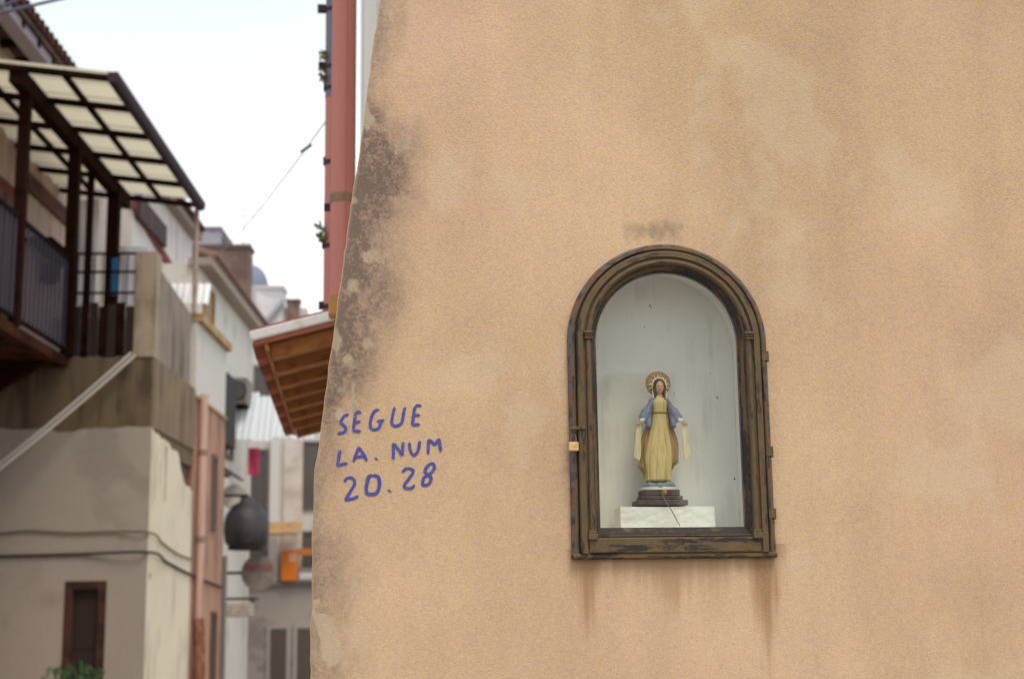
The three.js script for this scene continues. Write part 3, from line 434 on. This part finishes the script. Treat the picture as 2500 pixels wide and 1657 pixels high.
{ // terrace pergola
  const g = thing('pergola', 'dark pergola roofed with cream translucent corrugated sheets over the terrace', 'pergola', S(-6.325, 5.45, 22), LT);
  const roofY = x => 3.40 - (x - 1.36) * .12;   // falls towards the lane
  for (const [x, z, r, y1] of [[0, 2.55, .075, roofY(0)], [.02, .06, .085, roofY(0)], [-.10, -1.35, .05, roofY(-.1)], [.02, -2.45, .10, roofY(0)]]) part('post', box(x - r, x + r, 0, y1 - .05, z - r, z + r), darkWood, g);
  part('slim_post', cyl(.045, .045, 2.02, 1.31, 1.38, -3.3, 14), blotchy('#b39a94', '#94786e', .3, { size: 1, px: 64 }), g);
  const sw = (x0, x1, y0, y1, z0, z1) => { const q = box(x0, x1, y0, y1, z0, z1), p = q.attributes.position; for (let i = 0; i < p.count; i++) p.setY(i, p.getY(i) + roofY(p.getX(i))); return q; };
  part('main_beam', sw(-.09, .09, -.22, -.045, -3.36, 3.06), darkWood, g);
  const gut = [[-.05, .0], [.05, .0], [.085, .06], [.085, .15], [-.06, .15], [-.06, .06]].map(([x, y]) => [1.36 + x, 3.40 - .09 + y]); const gg = extr(gut, 6.55); gg.translate(0, 0, -3.40); part('gutter', gg, blotchy('#3f2c36', '#2b1c22', .3, { size: 2, px: 64 }), g);
  const xs = [1.30, .66, .06, -.58, -1.2], zs = [3.06, 1.80, .52, -.76, -2.04, -3.32];
  for (const x of xs.slice(1, 4)) part('rafter', sw(x - .035, x + .035, -.045, .03, -3.32, 3.06), darkWood, g);
  for (const z of zs) part('purlin', sw(-1.2, 1.36, -.05, .028, z - .05, z + .05), darkWood, g);
  const shM = new THREE.MeshPhysicalMaterial({ color: '#efe4c8', transmission: .6, roughness: 1, thickness: 0 });
  for (let i = 0; i < 4; i++) for (let j = 0; j < 5; j++) {
    const q = new THREE.PlaneGeometry(1, 1, 1, 60), p = q.attributes.position, x1 = xs[i] - .002, x0 = xs[i + 1] + .002, z1 = zs[j], z0 = zs[j + 1];
    for (let n = 0; n < p.count; n++) { const x = mix(x0, x1, p.getX(n) + .5), z = mix(z0, z1, p.getY(n) + .5); p.setXYZ(n, x, roofY(x) + .062 + .032 * Math.cos((z - z0) * Math.PI * 2 / .64), z); }
    q.computeVertexNormals(); part('roof_sheet', q, shM, g); }
}
{ // low house facing up the lane: concrete upper part, pale plaster below
  const h = thing('corner_house', 'low corner house with pale plaster below bare concrete and a narrow brown door', 'house', S(-4.967, 0, 22), LT);
  const conc = blotchy('#6f5d48', '#4a3d2f', .42, { size: 3.2, seed: 81, runs: .65, vary: .12 }), pale = blotchy('#a2968b', '#93877d', .3, { size: 4, seed: 82, vary: .06 }), cream = blotchy('#e0d3bb', '#c2ae94', .26, { size: 3, seed: 83, vary: .07, runs: .5 });
  part('wall_core', box(-6, -.12, -1.4, 4.05, -3.43, -.14), conc, h); part('upper_wall', box(-6, -.03, 4.05, 5.45, -3.43, -.04), conc, h);
  const top = []; const q = rng(12); for (let x = 0; x >= -6; x -= .12) top.push([x, 4.33 + (fbm(x * 3, 2, 3) - .5) * .14 + (x < -1.1 && x > -1.5 ? -.05 : 0)]);
  const sh = new THREE.Shape([...top, [-6, -1.4], [0, -1.4]].map(p => new THREE.Vector2(...p))); sh.holes.push(new THREE.Path([[-1.222, -1.3], [-.595, -1.3], [-.595, 2.005], [-1.222, 2.005]].map(p => new THREE.Vector2(...p))));
  const fg = extr(sh, .14); fg.translate(0, 0, -.139); part('front_plaster', fg, pale, h);
  const st = []; for (let z = .02; z <= 3.42; z += .1) st.push([z, 4.34 - .1 * z - .38 * sst(1.9, 2.7, z) + (fbm(z * 4, 7, 3) - .5) * .12]);
  const ss = new THREE.Shape([...st, [3.42, -1.4], [.02, -1.4]].map(p => new THREE.Vector2(...p))); ss.holes.push(new THREE.Path([[1.02, 3.25], [1.16, 3.25], [1.16, 4.16], [1.02, 4.16]].map(p => new THREE.Vector2(...p))));
  const sg = extr(ss, .125); sg.rotateY(Math.PI / 2); sg.translate(-.121, 0, 0); part('side_plaster', sg, cream, h);
  part('side_upper', box(-.031, -.002, 4.35, 5.45, -3.42, -.05), blotchy('#86725a', '#5d4e3d', .42, { size: 2.4, seed: 84, runs: .8 }), h);
  const dr = part('door', box(-1.14, -.68, -1.2, 1.93, -.135, -.10), plain('#2c1a12', .7), h);
  part('door_frame', [box(-1.222, -1.10, -1.2, 2.004, -.12, .015), box(-.715, -.595, -1.2, 2.004, -.12, .015), box(-1.10, -.715, 1.88, 2.004, -.12, .015)], blotchy('#4a2a1e', '#2e1a12', .4, { size: 1, px: 64 }), dr);
  for (let i = 0; i < 3; i++) part('door_panel', box(-1.06, -.755, -.9 + i * .95, -.15 + i * .95, -.10, -.085), plain('#2a1911', .7), dr);
  // terrace parapet and corner pier
  part('corner_pier', box(-.335, -.004, 5.452, 7.14, -.37, -.02), blotchy('#a39481', '#7d6e58', .4, { size: 1.8, seed: 85, runs: .6 }), h);
  part('side_parapet', extr([[.372, 5.452], [.372, 6.90], [2.85, 6.70], [2.85, 5.452]], .14).rotateY(Math.PI / 2).translate(-.145, 0, 0), blotchy('#94857a', '#63554a', .45, { size: 2, seed: 86, runs: .9 }), h);
  part('wall_stain_scar', extr([[.16, 2.05], [.22, 2.02], [.24, 2.1], [.18, 2.12]], .006).rotateY(Math.PI / 2).translate(.0035, 0, 0), plain('#6b4a38', .9), h);
  // cables pinned along the plaster
  const cb = (pts, r, col, label) => { const c = solo('wall_cable', tube(pts, r, 70, 6), plain(col, .8), label, 'cable', S(-4.967, 0, 22), LT, 'cables along the plaster'); return c; };
  cb([[-5, 2.78, .03], [-2.23, 2.737, .03], [-1.8, 2.77, .03], [-1.2, 2.73, .03], [-.5, 2.74, .03], [.02, 2.722, .025], [.03, 2.60, -.9], [.03, 2.48, -2.0], [.03, 2.42, -3.3]], .016, '#6b5442', 'upper brown cable sagging across the corner house plaster');
  cb([[-5, 2.36, .03], [-2.2, 2.391, .03], [-1, 2.41, .03], [.02, 2.425, .028], [.03, 2.32, -1.2], [.03, 2.22, -2.4], [.03, 2.1, -4.2], [.03, 1.98, -6.4]], .022, '#2f2623', 'lower black cable running across the corner house plaster');
  // front railing of the terrace
  const r = thing('terrace_railing', 'dark boarded terrace railing beside the concrete corner pier', 'railing', S(-6.30, 5.455, 22.1), LT);
  for (let i = 0; i < 7; i++) part('board', box(.01 + i * .14, .135 + i * .14, .02, .82 + .03 * ((i * 7) % 3), -.02, .02), i % 2 ? darkWood : plain('#2c1a13', .8), r);
  for (const y of [1.02, 1.36, 1.66]) part('rail', box(0, 1.0, y, y + .035, -.02, .02), darkIron, r);
  for (let i = 0; i < 8; i++) part('baluster', box(.06 + i * .13, .075 + i * .13, .85, 1.66, -.01, .01), darkIron, r);
}
{ // cloths on the terrace
  const hang = (name, label, w, hgt, mat, pos, group) => { const g = new THREE.BoxGeometry(w, hgt, .012, 24, 24, 1), p = g.attributes.position; for (let i = 0; i < p.count; i++) { const x = p.getX(i), y = p.getY(i); p.setZ(i, p.getZ(i) + .03 * Math.sin(x * 26 + pos[0] * 7) * (.6 - y / hgt) + .02 * Math.sin(y * 5 + x * 9)); p.setX(i, x * (1 + .06 * Math.sin(y * 4))); } g.computeVertexNormals(); solo(name, g, mat, label, 'laundry', S(...pos), LT, group); };
  const wM = blotchy('#e6e2e6', '#c6c4d0', .3, { size: .9, px: 128, seed: 91, runs: .7, vary: .06 });
  hang('hanging_cloth', 'white cloth hanging on the terrace behind the concrete pier', .44, 1.05, wM, [-5.62, 7.0, 23.2], 'laundry on the terrace');
  hang('hanging_cloth', 'blue towel hanging on the terrace beside the white cloth', .12, .62, plain('#2f6f9a', .9), [-5.90, 6.98, 23.05], 'laundry on the terrace');
  hang('hanging_cloth', 'long white cloth hanging behind the pergola posts', .40, 2.0, wM, [-6.62, 7.55, 23.9], 'laundry on the terrace');
}
const white2 = blotchy('#d3cec8', '#aba49c', .28, { size: 3.5, seed: 95, vary: .06, runs: .5 }), whiteB = blotchy('#cfc9c6', '#a9a2a0', .3, { size: 3.5, seed: 96, vary: .07, runs: .6 });
const glassDark = plain('#5e5b5a', .08);
function windowPart(parent, x0, x1, y0, y1, z, fm, pane = glassDark) { // facing +z
  const f = part('window', [box(x0 - .07, x0, y0 - .07, y1 + .07, z - .02, z + .05), box(x1, x1 + .07, y0 - .07, y1 + .07, z - .02, z + .05), box(x0, x1, y1, y1 + .07, z - .02, z + .05), box(x0, x1, y0 - .07, y0, z - .02, z + .07)], fm, parent); part('pane', box(x0, x1, y0, y1, z - .01, z + .012), pane, f); return f; }
function windowSide(parent, z0, z1, y0, y1, x, fm, pane = glassDark) { // facing +x
  const f = part('window', [box(x - .02, x + .05, y0 - .07, y1 + .07, z0 - .07, z0), box(x - .02, x + .05, y0 - .07, y1 + .07, z1, z1 + .07), box(x - .02, x + .05, y1, y1 + .07, z0, z1), box(x - .02, x + .07, y0 - .07, y0, z0, z1)], fm, parent); part('pane', box(x - .01, x + .012, y0, y1, z0, z1), pane, f); return f; }
{ // white upper house set back behind the terrace
  const h = thing('set_back_house', 'white house set back behind the terrace, with sloping tiled eave', 'house', S(-6.75, 0, 27.6), LT);
  part('wall', box(-5, 0, -1, 10.46, -6, 0), whiteB, h);
  part('eave', box(-.1, .22, 10.36, 10.52, -6.1, .2), plain('#8c8078', .9), h);
  const rt = barrel(.11, .9, .02); rt.rotateY(-Math.PI / 2); rt.rotateZ(-.3); rt.translate(.3, 10.54, 0); const rf = part('roof', (() => { const g = box(-4.5, .2, 0, .05, -6.1, .2); g.rotateZ(-.3); g.translate(.03, 10.57, 0); return g; })(), darkTile[0], h);
  for (let i = 0; i < 26; i++) { const t = part('eave_tile', rt, darkTile[i % 2], rf); t.position.z = -.2 - i * .225; }
  const aw = part('awning', box(.0, .13, 9.30, 9.76, -2.6, -.1), blotchy('#4a3a36', '#33262a', .4, { size: 1, px: 64 }), h); part('awning_edge', extr([[-.1, 9.64], [5.0, 9.03], [5.0, 8.81], [-.1, 9.42]], .05).rotateY(Math.PI / 2), blotchy('#7a3a2c', '#5a2a22', .4, { size: 1, px: 64 }), aw);
  for (const [a, b] of [[-1.15, -.9], [-2.4, -1.9]]) windowPart(h, a, b, 6.8, 9.4, 0, plain('#b5b0b4', .7), plain('#8a8790', .1));
}
{ // narrow pink house after the corner house
  const h = thing('pink_house', 'narrow house with peeling pink plaster below white, beside the corner house', 'house', S(-4.967, 0, 25.43), LT);
  part('wall', box(-5, 0, -1.6, 5.33, -3.12, 0), blotchy('#b58a74', '#7f6455', .45, { size: 2.4, seed: 101, runs: .75, vary: .12 }), h); part('upper_wall', box(-5, -.015, 5.33, 6.78, -3.12, 0), white2, h);
  part('cornice', box(-.2, .09, 6.70, 6.84, -3.16, .02), blotchy('#b79a72', '#93744c', .4, { size: 1, px: 64 }), h);
  part('string_course', box(-.02, .035, 5.29, 5.345, -3.13, 0), plain('#a98a76', .9), h);
  windowSide(h, -2.05, -1.75, 3.1, 4.4, 0, plain('#6d5a50', .8)); windowSide(h, -2.35, -2.05, .2, 1.45, 0, plain('#5d4a40', .8));
  const p = thing('drainpipe', 'pale pink drainpipe between the corner house and the pink house', 'drainpipe', S(-4.88, 0, 25.75), LT); part('pipe', cyl(.075, .075, 6.8, 0, -1.4, 0, 16), blotchy('#c9a699', '#a5826f', .35, { size: 1.5, px: 64 }), p); for (const y of [4.3, 2.75, 1.2]) part('pipe_clamp', cyl(.09, .09, .09, 0, y, 0, 16), plain('#8c7468', .8), p);
  part('pipe_shoe', tube([[0, 1.4, 0], [.04, .9, .02], [.05, .5, .03], [0, .1, 0]], .10, 12, 10), blotchy('#9a6a52', '#6d4636', .5, { size: .6, px: 64 }), p);
}
const mutedTile = blotchy('#8f7166', '#776057', .35, { size: 1.2, px: 128, seed: 34 });
{ // white eaved house beyond
  const h = thing('eaved_house', 'white house with a long tiled eave and ochre-framed windows along the lane', 'house', S(-5.6, 0, 28.6), LT);
  part('wall', box(-6, 0, -1.7, 8.55, -7.4, 0), white2, h);
  part('eave', box(-.2, .28, 8.50, 8.66, -7.6, .1), plain('#a09588', .9), h);
  const geos = []; for (let i = 0; i < 36; i++) { const b = barrel(.1, .42, .02); b.rotateY(-Math.PI / 2); b.rotateZ(-.32); b.translate(.34, 8.7, -.1 - i * .21); geos.push(b); }
  const g = box(-.16, .28, 0, .06, -7.6, .1); g.rotateZ(-.32); g.translate(.02, 8.74, 0); const rf = part('roof', g, mutedTile, h); const et = part('eave_tiles', geos, mutedTile, rf); et.userData.kind = 'stuff';
  const oc = blotchy('#a97f42', '#8a6230', .4, { size: 1, px: 64 });
  windowSide(h, -1.6, -.6, 7.4, 8.2, 0, oc, plain('#8d6f45', .6)); windowSide(h, -3.0, -2.2, 7.0, 7.5, 0, oc, plain('#9a7740', .6)); windowSide(h, -4.4, -3.6, 5.0, 6.6, 0, plain('#5d5550', .7));
}
{ // things fixed in the narrow part of the lane
  const gy = plain('#8f8a88', .6);
  const ac = thing('air_conditioner', 'grey air conditioner box on the white house under the eave', 'air conditioner', S(-5.42, 6.2, 33), LT); part('case', bevelBox(-.18, .22, 0, .62, -.4, .4, .02), plain('#77716d', .6), ac); const fan = part('fan_grille', new THREE.TorusGeometry(.2, .02, 8, 24), plain('#3a3634', .6), ac); fan.position.set(0, .31, .41); for (let i = 0; i < 5; i++) part('louvre', box(-.14, .18, .1 + i * .09, .13 + i * .09, .395, .42), plain('#4d4846', .6), ac); part('bracket', box(-.2, .2, -.05, -.005, -.35, .35), darkIron, ac);
  // bluish corrugated plastic sheets over the lane, each its own thing
  const pm = new THREE.MeshPhysicalMaterial({ color: '#f2f6fa', transmission: .45, roughness: .9, thickness: 0 });
  for (let i = 0; i < 4; i++) {
    const g = new THREE.BoxGeometry(.47, 1.5, .012, 24, 1, 1), p = g.attributes.position; for (let n = 0; n < p.count; n++) p.setZ(n, p.getZ(n) + .025 * Math.sin(p.getX(n) * 44)); g.rotateX(-.62 - i * .05); g.rotateZ((i % 2 ? .03 : -.02)); g.computeVertexNormals();
    solo('plastic_sheet', g, pm, 'bluish corrugated plastic sheet strung across the lane', 'plastic sheet', S(-5.28 + i * .455, 5.98 - (i % 2) * .06, 33 + i * .05), LT, 'plastic sheets strung across the lane');
  }
  const cl = new THREE.BoxGeometry(.26, .62, .02, 10, 10, 1); { const p = cl.attributes.position; for (let i = 0; i < p.count; i++) p.setZ(i, p.getZ(i) + .03 * Math.sin(p.getX(i) * 20 + p.getY(i) * 4)); cl.computeVertexNormals(); }
  solo('hanging_cloth', cl, plain('#c2405f', .9), 'magenta cloth hanging below the bluish plastic sheets', 'laundry', S(-5.06, 4.9, 32.9), LT);
  // dark bay and awning sticking out of the eaved house
  const by = thing('dark_awning', 'black sloping awning on the eaved house above the dark lantern', 'awning', S(-5.6, 4.2, 30.2), LT);
  part('awning_sheet', extr([[0, .55], [.62, .12], [.62, .06], [0, .45]], 1.6).translate(0, 0, -.8), plain('#3a302e', .8), by); part('awning_side', extr([[0, .02], [.60, .02], [.60, .06], [0, .45]], .03).translate(0, 0, .78), plain('#17100f', .8), by);
  part('shutter_box', box(0, .46, .75, 2.25, -.6, .6), plain('#2c2422', .8), by);
  const ln = thing('lantern', 'large dark bell-shaped hanging lantern on a bracket', 'lantern', S(-4.735, 2.78, 30), LT);
  const lp = [[.001, 0], [.30, .0], [.36, .05], [.44, .14], [.47, .36], [.465, .56], [.42, .72], [.30, .90], [.15, .98], [.135, 1.08], [.001, 1.08]].map(p => new THREE.Vector2(...p)); part('hood', new THREE.LatheGeometry(lp, 40), blotchy('#3f3a3e', '#2a2526', .4, { size: .8, px: 64, rough: .55 }), ln); part('lamp_rim', new THREE.TorusGeometry(.34, .04, 8, 40).rotateX(Math.PI / 2).translate(0, .02, 0), plain('#231c1b', .7), ln); part('bracket', [box(-.86, 0, 1.09, 1.14, -.03, .03), box(-.03, .03, 1.05, 1.14, -.03, .03)], darkIron, ln);
  const sg = thing('round_sign', 'round pale sign with a faded red band below the dark lantern', 'sign', S(-4.50, 2.30, 30.2), LT); const dg = new THREE.CylinderGeometry(.36, .36, .03, 40).rotateX(Math.PI / 2); part('sign_disc', dg, blotchy('#8a8078', '#776b62', .3, { size: .6, px: 64 }), sg); part('sign_band', box(-.30, .30, .03, .17, .017, .026), plain('#8a5a58', .8), sg); part('sign_arm', box(-1.1, .0, -.03, .03, -.06, -.02), darkIron, sg);
  const sf = thing('wall_shelf', 'dark wall shelf holding a pale box below the round sign', 'shelf', S(-5.6, 1.74, 30), LT); part('shelf_board', box(0, 1.1, 0, .05, -.3, .3), plain('#2e2220', .8), sf); part('shelf_bracket', tube([[0, -.5, 0], [.5, -.3, 0], [1.05, -.02, 0]], .025, 12, 6), darkIron, sf);
  solo('pale_box', bevelBox(-.28, .28, 0, .29, -.2, .2, .02), blotchy('#b5a89c', '#9a8c80', .3, { size: .5, px: 64 }), 'pale meter box hung under the wall shelf', 'box', S(-4.82, 1.40, 29.8), LT);
  const pp = solo('grey_pipe', cyl(.05, .05, 4, 0, -1.4, 0, 12), plain('#7c746c', .7), 'grey vertical pipe at the end of the pink house', 'pipe', S(-4.95, 0, 28.75), LT);
  void pp; void gy;
}
{ // house closing the lane
  const wg = blotchy('#a39992', '#857b75', .3, { size: 4, seed: 111, vary: .06 });
  const h = thing('end_house', 'grey and white house closing the lane, with louvred shutters', 'house', S(-5, -1.2, 38), LT);
  part('lower_wall', box(-3, 9, -.5, 3.42, -7, 0), wg, h); part('upper_wall', box(-3, 9, 3.42, 9.7, -7, -.25), white2, h); part('ledge', box(-3, 9, 3.34, 3.44, -.2, .12), plain('#7d736c', .9), h);
  const fr = plain('#a39b95', .8), louvreM = plain('#857a70', .8);
  for (const [x0, x1] of [[-.32, .11], [.38, .80], [2.4, 2.82]]) { const s = part('shutter', [box(x0 - .09, x0, -.2, 2.33, 0, .06), box(x1, x1 + .09, -.2, 2.33, 0, .06), box(x0, x1, 2.24, 2.33, 0, .06)], fr, h); part('shutter_back', box(x0, x1, -.2, 2.24, 0, .012), plain('#1c1512', .9), s); const g = box(x0, x1, 0, .038, .015, .05); for (let i = 0; i < 26; i++) { const l = part('louvre', g, louvreM, s); l.position.y = -.15 + i * .0925; } }
  part('pilaster', box(-.42, -.18, 3.42, 7.3, -.25, -.12), plain('#dcd7d3', .8), h); part('white_panel', box(-.06, .44, 3.45, 7.2, -.25, -.16), blotchy('#d8cdc4', '#c4b6aa', .3, { size: 2, px: 64 }), h);
  const w1 = windowPart(h, .50, .92, 5.4, 7.1, -.25, plain('#6b5d58', .8), plain('#625d5d', .1)); void w1; windowPart(h, .50, .92, 3.9, 4.7, -.25, plain('#6b5d58', .8), plain('#625d5d', .1)); windowPart(h, -.95, -.55, 4.0, 6.9, -.25, plain('#6d6260', .8), plain('#625d5d', .1));
  windowPart(h, -.9, -.4, 8.4, 9.2, -.25, plain('#8b8682', .8), plain('#625d5d', .1));
  const tn = thing('tan_awning', 'tan cloth awning over the orange shop box', 'awning', S(-4.98, 3.42, 37.6), LT); part('awning_cloth', extr([[0, .38], [0, .34], [.72, 0], [.75, .05]], .9).rotateY(-Math.PI / 2).translate(.45, 0, -.3), blotchy('#b08d63', '#94724c', .3, { size: 1, px: 64 }), tn); part('awning_pole', cyl(.02, .02, .42, -.43, -.38, .42, 8), plain('#7a6a5c', .7), tn);
  const ob = thing('orange_box', 'bright orange shop box on the ledge of the end house', 'box', S(-4.83, 2.26, 37.85), LT); part('box_body', bevelBox(-.2, .2, 0, .80, -.12, .12, .02), plain('#d87418', .7), ob); part('box_lid', box(.205, 1.5, .66, .84, -.12, .12), plain('#b9742f', .8), ob); part('white_bundle', bevelBox(.25, 1.2, .02, .2, -.1, .1, .03), plain('#c9c6cc', .8), ob);
  part('box_spot', box(-.02, .2, .5, .72, .121, .126), plain('#d8a27c', .7), ob);
}
{ // roofs and houses farther up the hill
  const far = (name, label, u0, u1, y1, w, d, m, extra) => { const h = thing(name, label, name === 'roof_block' ? 'building' : 'house', S((u0 + u1) / 2, -1.3, w), LT, 'buildings on the hill'); const a = (u1 - u0) / 2; part('wall', box(-a, a, 0, y1 + 1.3, -d, 0), m, h); if (extra) extra(h, a, y1 + 1.3); return h; };
  far('hill_house', 'brown brick block rising above the eaved house roof', -10.2, -7.208, 13.07, 45, .8, blotchy('#7d655c', '#5f4d48', .4, { size: 4, seed: 121 }), (h, a, t) => { part('coping', box(-a - .06, a + .06, t, t + .12, -.86, .06), plain('#63524c', .9), h); windowPart(h, -.2, .4, t - 3.4, t - 2.3, 0, plain('#6d5c54', .8)); });
  far('hill_house', 'lilac grey rooftop block behind the brown brick block', -10.4, -9.05, 15.05, 50, 4, blotchy('#a5a0ac', '#8d8792', .3, { size: 4, seed: 122 }), (h, a, t) => { part('coping', box(-a - .05, a + .05, t, t + .1, -4.05, .05), plain('#8a858e', .9), h); part('stair_slope', extr([[a, t - .1], [a + .75, t - 1.4], [a, t - 1.4]], .6).translate(0, 0, -1), plain('#6d5d62', .9), h); });
  far('hill_house', 'white flat-roofed house below the blue dome', -9.26, -8.117, 15.09, 60, 1.2, blotchy('#d9d9da', '#bcbcc0', .3, { size: 4, seed: 123, vary: .05 }), (h, a, t) => { part('parapet', box(-a - .05, a + .05, t, t + .15, -1.25, .05), plain('#c9c6c4', .9), h); part('side_wing', box(a, a + 1.0, 0, t - .8, -1, -.2), blotchy('#cfcac6', '#b3aca6', .3, { size: 4, px: 64 }), h); part('roof_slope', extr([[-a, t - 1.9], [a, t - .5], [a, t - .75], [-a, t - 2.15]], .3).translate(0, 0, .002), plain('#a7aab2', .8), h); windowPart(h, -.3, .1, t - 3.6, t - 2.7, 0, plain('#a9a5a2', .8)); });
  far('hill_house', 'small brown chimney block beside the white flat-roofed house', -7.95, -7.407, 14.54, 60, .5, blotchy('#7f6a60', '#63514a', .4, { size: 2, seed: 124 }), (h, a, t) => { part('cap', box(-a - .04, a + .04, t, t + .1, -.54, .04), plain('#6a5850', .9), h); });
  far('hill_house', 'long white house in the gap above the eaved house', -11.5, -8.6, 12.4, 55, 5, blotchy('#cbc6c2', '#aaa4a0', .3, { size: 4, seed: 125 }), (h, a, t) => { const g = box(-a - .1, a + .1, 0, .1, -5.2, .3); part('roof', g.translate(0, t, 0), tileM[0], h); windowPart(h, .3, .8, t - 2, t - 1, 0, plain('#8d8580', .8)); });
  const dm = thing('church_dome', 'slate blue church dome on its drum behind the hill houses', 'dome', S(-12.6, -1.3, 80), LT); part('drum', cyl(1.0, 1.0, 20.9, 0, 0, 0, 24), blotchy('#b9b6b6', '#a09da0', .3, { size: 4, px: 64 }), dm); part('dome_shell', new THREE.SphereGeometry(1.0, 32, 16, 0, Math.PI * 2, 0, Math.PI / 2).scale(.95, 1.4, .95).translate(0, 20.9, 0), plain('#7d8598', .7), dm); part('finial', cyl(.05, .02, .5, 0, 22.25, 0, 8), plain('#6d7280', .7), dm);
  const an = thing('roof_antenna', 'thin roof antenna standing against the white sky', 'antenna', S(-7.55, 13.2, 46), LT); part('mast', cyl(.012, .012, 1.55, 0, 0, 0, 6), plain('#8a8f96', .6), an); for (const [y, l] of [[1.45, .9], [1.2, .6], [.3, 1.3]]) part('antenna_arm', box(-.1, l, y, y + .014, -.007, .007), plain('#8a8f96', .6), an);
}
{ // overhead wires
  const sag = (a, b, s, n = 14) => Array.from({ length: n + 1 }, (_, i) => { const t = i / n; return [mix(a[0], b[0], t), mix(a[1], b[1], t) - s * 4 * t * (1 - t), mix(a[2], b[2], t)]; });
  const wire = (a, b, s, r, col, label, group) => solo('overhead_wire', tube(sag(a, b, s), r, 40, 6), plain(col, .7), label, 'wire', [0, 0, 0], 0, group);
  wire(S(-7.52, 3.42, 21.5), S(-5.30, 5.50, 21.93), .05, .022, '#d6ccc4', 'upper pale cable stretched from the concrete pier down over the plaster', 'pale cables');
  wire(S(-7.52, 3.30, 21.4), S(-5.24, 5.46, 21.93), .05, .022, '#d6ccc4', 'lower pale cable stretched from the concrete pier down over the plaster', 'pale cables');
  const th = thing('overhead_wire', 'thin grey wire crossing the sky from the white house to the pergola', 'wire', [0, 0, 0]); const A = Q(-.17, 4.56, 8.6), B = S(-5.45, 7.66, 26); part('wire', tube(sag(A, B, .25, 20), .004, 60, 5), plain('#b9bdc2', .7), th); const ins = cyl(.012, .012, .09, 0, -.045, 0, 10); const im = part('insulator', ins, plain('#6f7d84', .5), th); const P = sag(A, B, .25, 20)[1]; im.position.set(...P); im.rotation.z = -.9;
  wire(S(-7.5, 7.35, 15), S(0, 9.9, 14.4), .06, .014, '#6b6480', 'upper lilac wire crossing the sky beside the tiled eave', 'wires by the eave');
  wire(S(-7.5, 7.55, 15), S(0, 9.2, 14.4), .06, .018, '#6b6480', 'lower lilac wire crossing the sky beside the tiled eave', 'wires by the eave');
}
{ // plant at the foot of the narrow door
  const p = thing('potted_plant', 'green leafy plant in a pot before the narrow brown door', 'plant', S(-5.52, 0, 20.3), LT); const q = rng(33), lg = [];
  part('pot', new THREE.LatheGeometry([[.001, 0], [.12, 0], [.17, .28], [.19, .28], [.19, .33], [.15, .33], [.14, .27], [.001, .26]].map(v => new THREE.Vector2(...v)), 24), plain('#8a4a34', .9), p);
  part('stem', [0, 1, 2, 3, 4].map(i => tube([[0, .25, 0], [Math.cos(i * 1.3) * .12, .5, Math.sin(i * 1.3) * .1], [Math.cos(i * 1.3) * .32, .72, Math.sin(i * 1.3) * .2]], .008, 10, 5)), plain('#4a5a30', .9), p);
  const leaf = new THREE.Shape(); leaf.moveTo(0, 0); leaf.quadraticCurveTo(.035, .04, 0, .11); leaf.quadraticCurveTo(-.035, .04, 0, 0); const lM = new THREE.MeshPhysicalMaterial({ color: '#2f5a2c', roughness: .8, transmission: .2, thickness: 0 });
  for (let i = 0; i < 240; i++) { const g = new THREE.ShapeGeometry(leaf, 3); g.rotateX(-1 + q() * 2); g.rotateY(q() * 6.3); g.rotateZ((q() - .5) * 2); const a = q() * 6.3, r = .42 * Math.sqrt(q()); g.translate(Math.cos(a) * r, .42 + q() * .42 - r * .25, Math.sin(a) * r * .6); lg.push(g); }
  part('foliage', lg, lM, p);
}
{ // narrow house across the square behind the photographer, mirrored faintly in the glass
  const h = thing('opposite_house', 'narrow pinkish house across the square, facing the shrine', 'house', [9.25, 0, 50]);
  part('wall', box(0, 2.6, -.2, 10.1, 0, 5), blotchy('#b9998a', '#94786a', .35, { size: 4, seed: 131 }), h); part('cornice', box(-.06, 2.66, 10.1, 10.25, -.08, 5.06), plain('#a89080', .9), h); windowPart(h, .8, 1.7, 4.2, 5.9, -.04, plain('#6d5a4c', .8)); windowPart(h, .8, 1.7, 7.4, 9.0, -.04, plain('#6d5a4c', .8)); const d = part('door', box(.7, 1.6, 0, 2.1, -.03, 0.01), plain('#5a3524', .7), h); part('door_handle', box(1.45, 1.5, 1, 1.12, -.07, -.03), plain('#a08a60', .4), d);
}
{ // bright panel on the pink house roof, pale dish under the black awning
  const wp = new THREE.BoxGeometry(.72, .5, .02, 24, 4, 1), p = wp.attributes.position; for (let i = 0; i < p.count; i++) p.setZ(i, p.getZ(i) + .02 * Math.sin(p.getX(i) * 50)); wp.rotateX(-.5); wp.computeVertexNormals();
  solo('roof_panel', wp, plain('#f4f4f6', .5), 'bright white corrugated panel on the pink house roof edge', 'panel', S(-5.28, 7.38, 26.2), LT);
  const d = thing('dish', 'pale shallow dish under the black awning above the lantern', 'dish', S(-5.06, 3.88, 30.4), LT); part('dish_bowl', new THREE.LatheGeometry([[.001, 0], [.12, .01], [.22, .045], [.27, .09], [.255, .10], [.2, .06], [.001, .02]].map(v => new THREE.Vector2(...v)), 32).rotateX(1.4), plain('#c9c3bd', .6), d); part('dish_arm', tube([[-.52, 0, -.05], [-.2, -.02, -.04], [0, 0, 0]], .015, 8, 6), darkIron, d);
}
renderer.render(scene, camera);
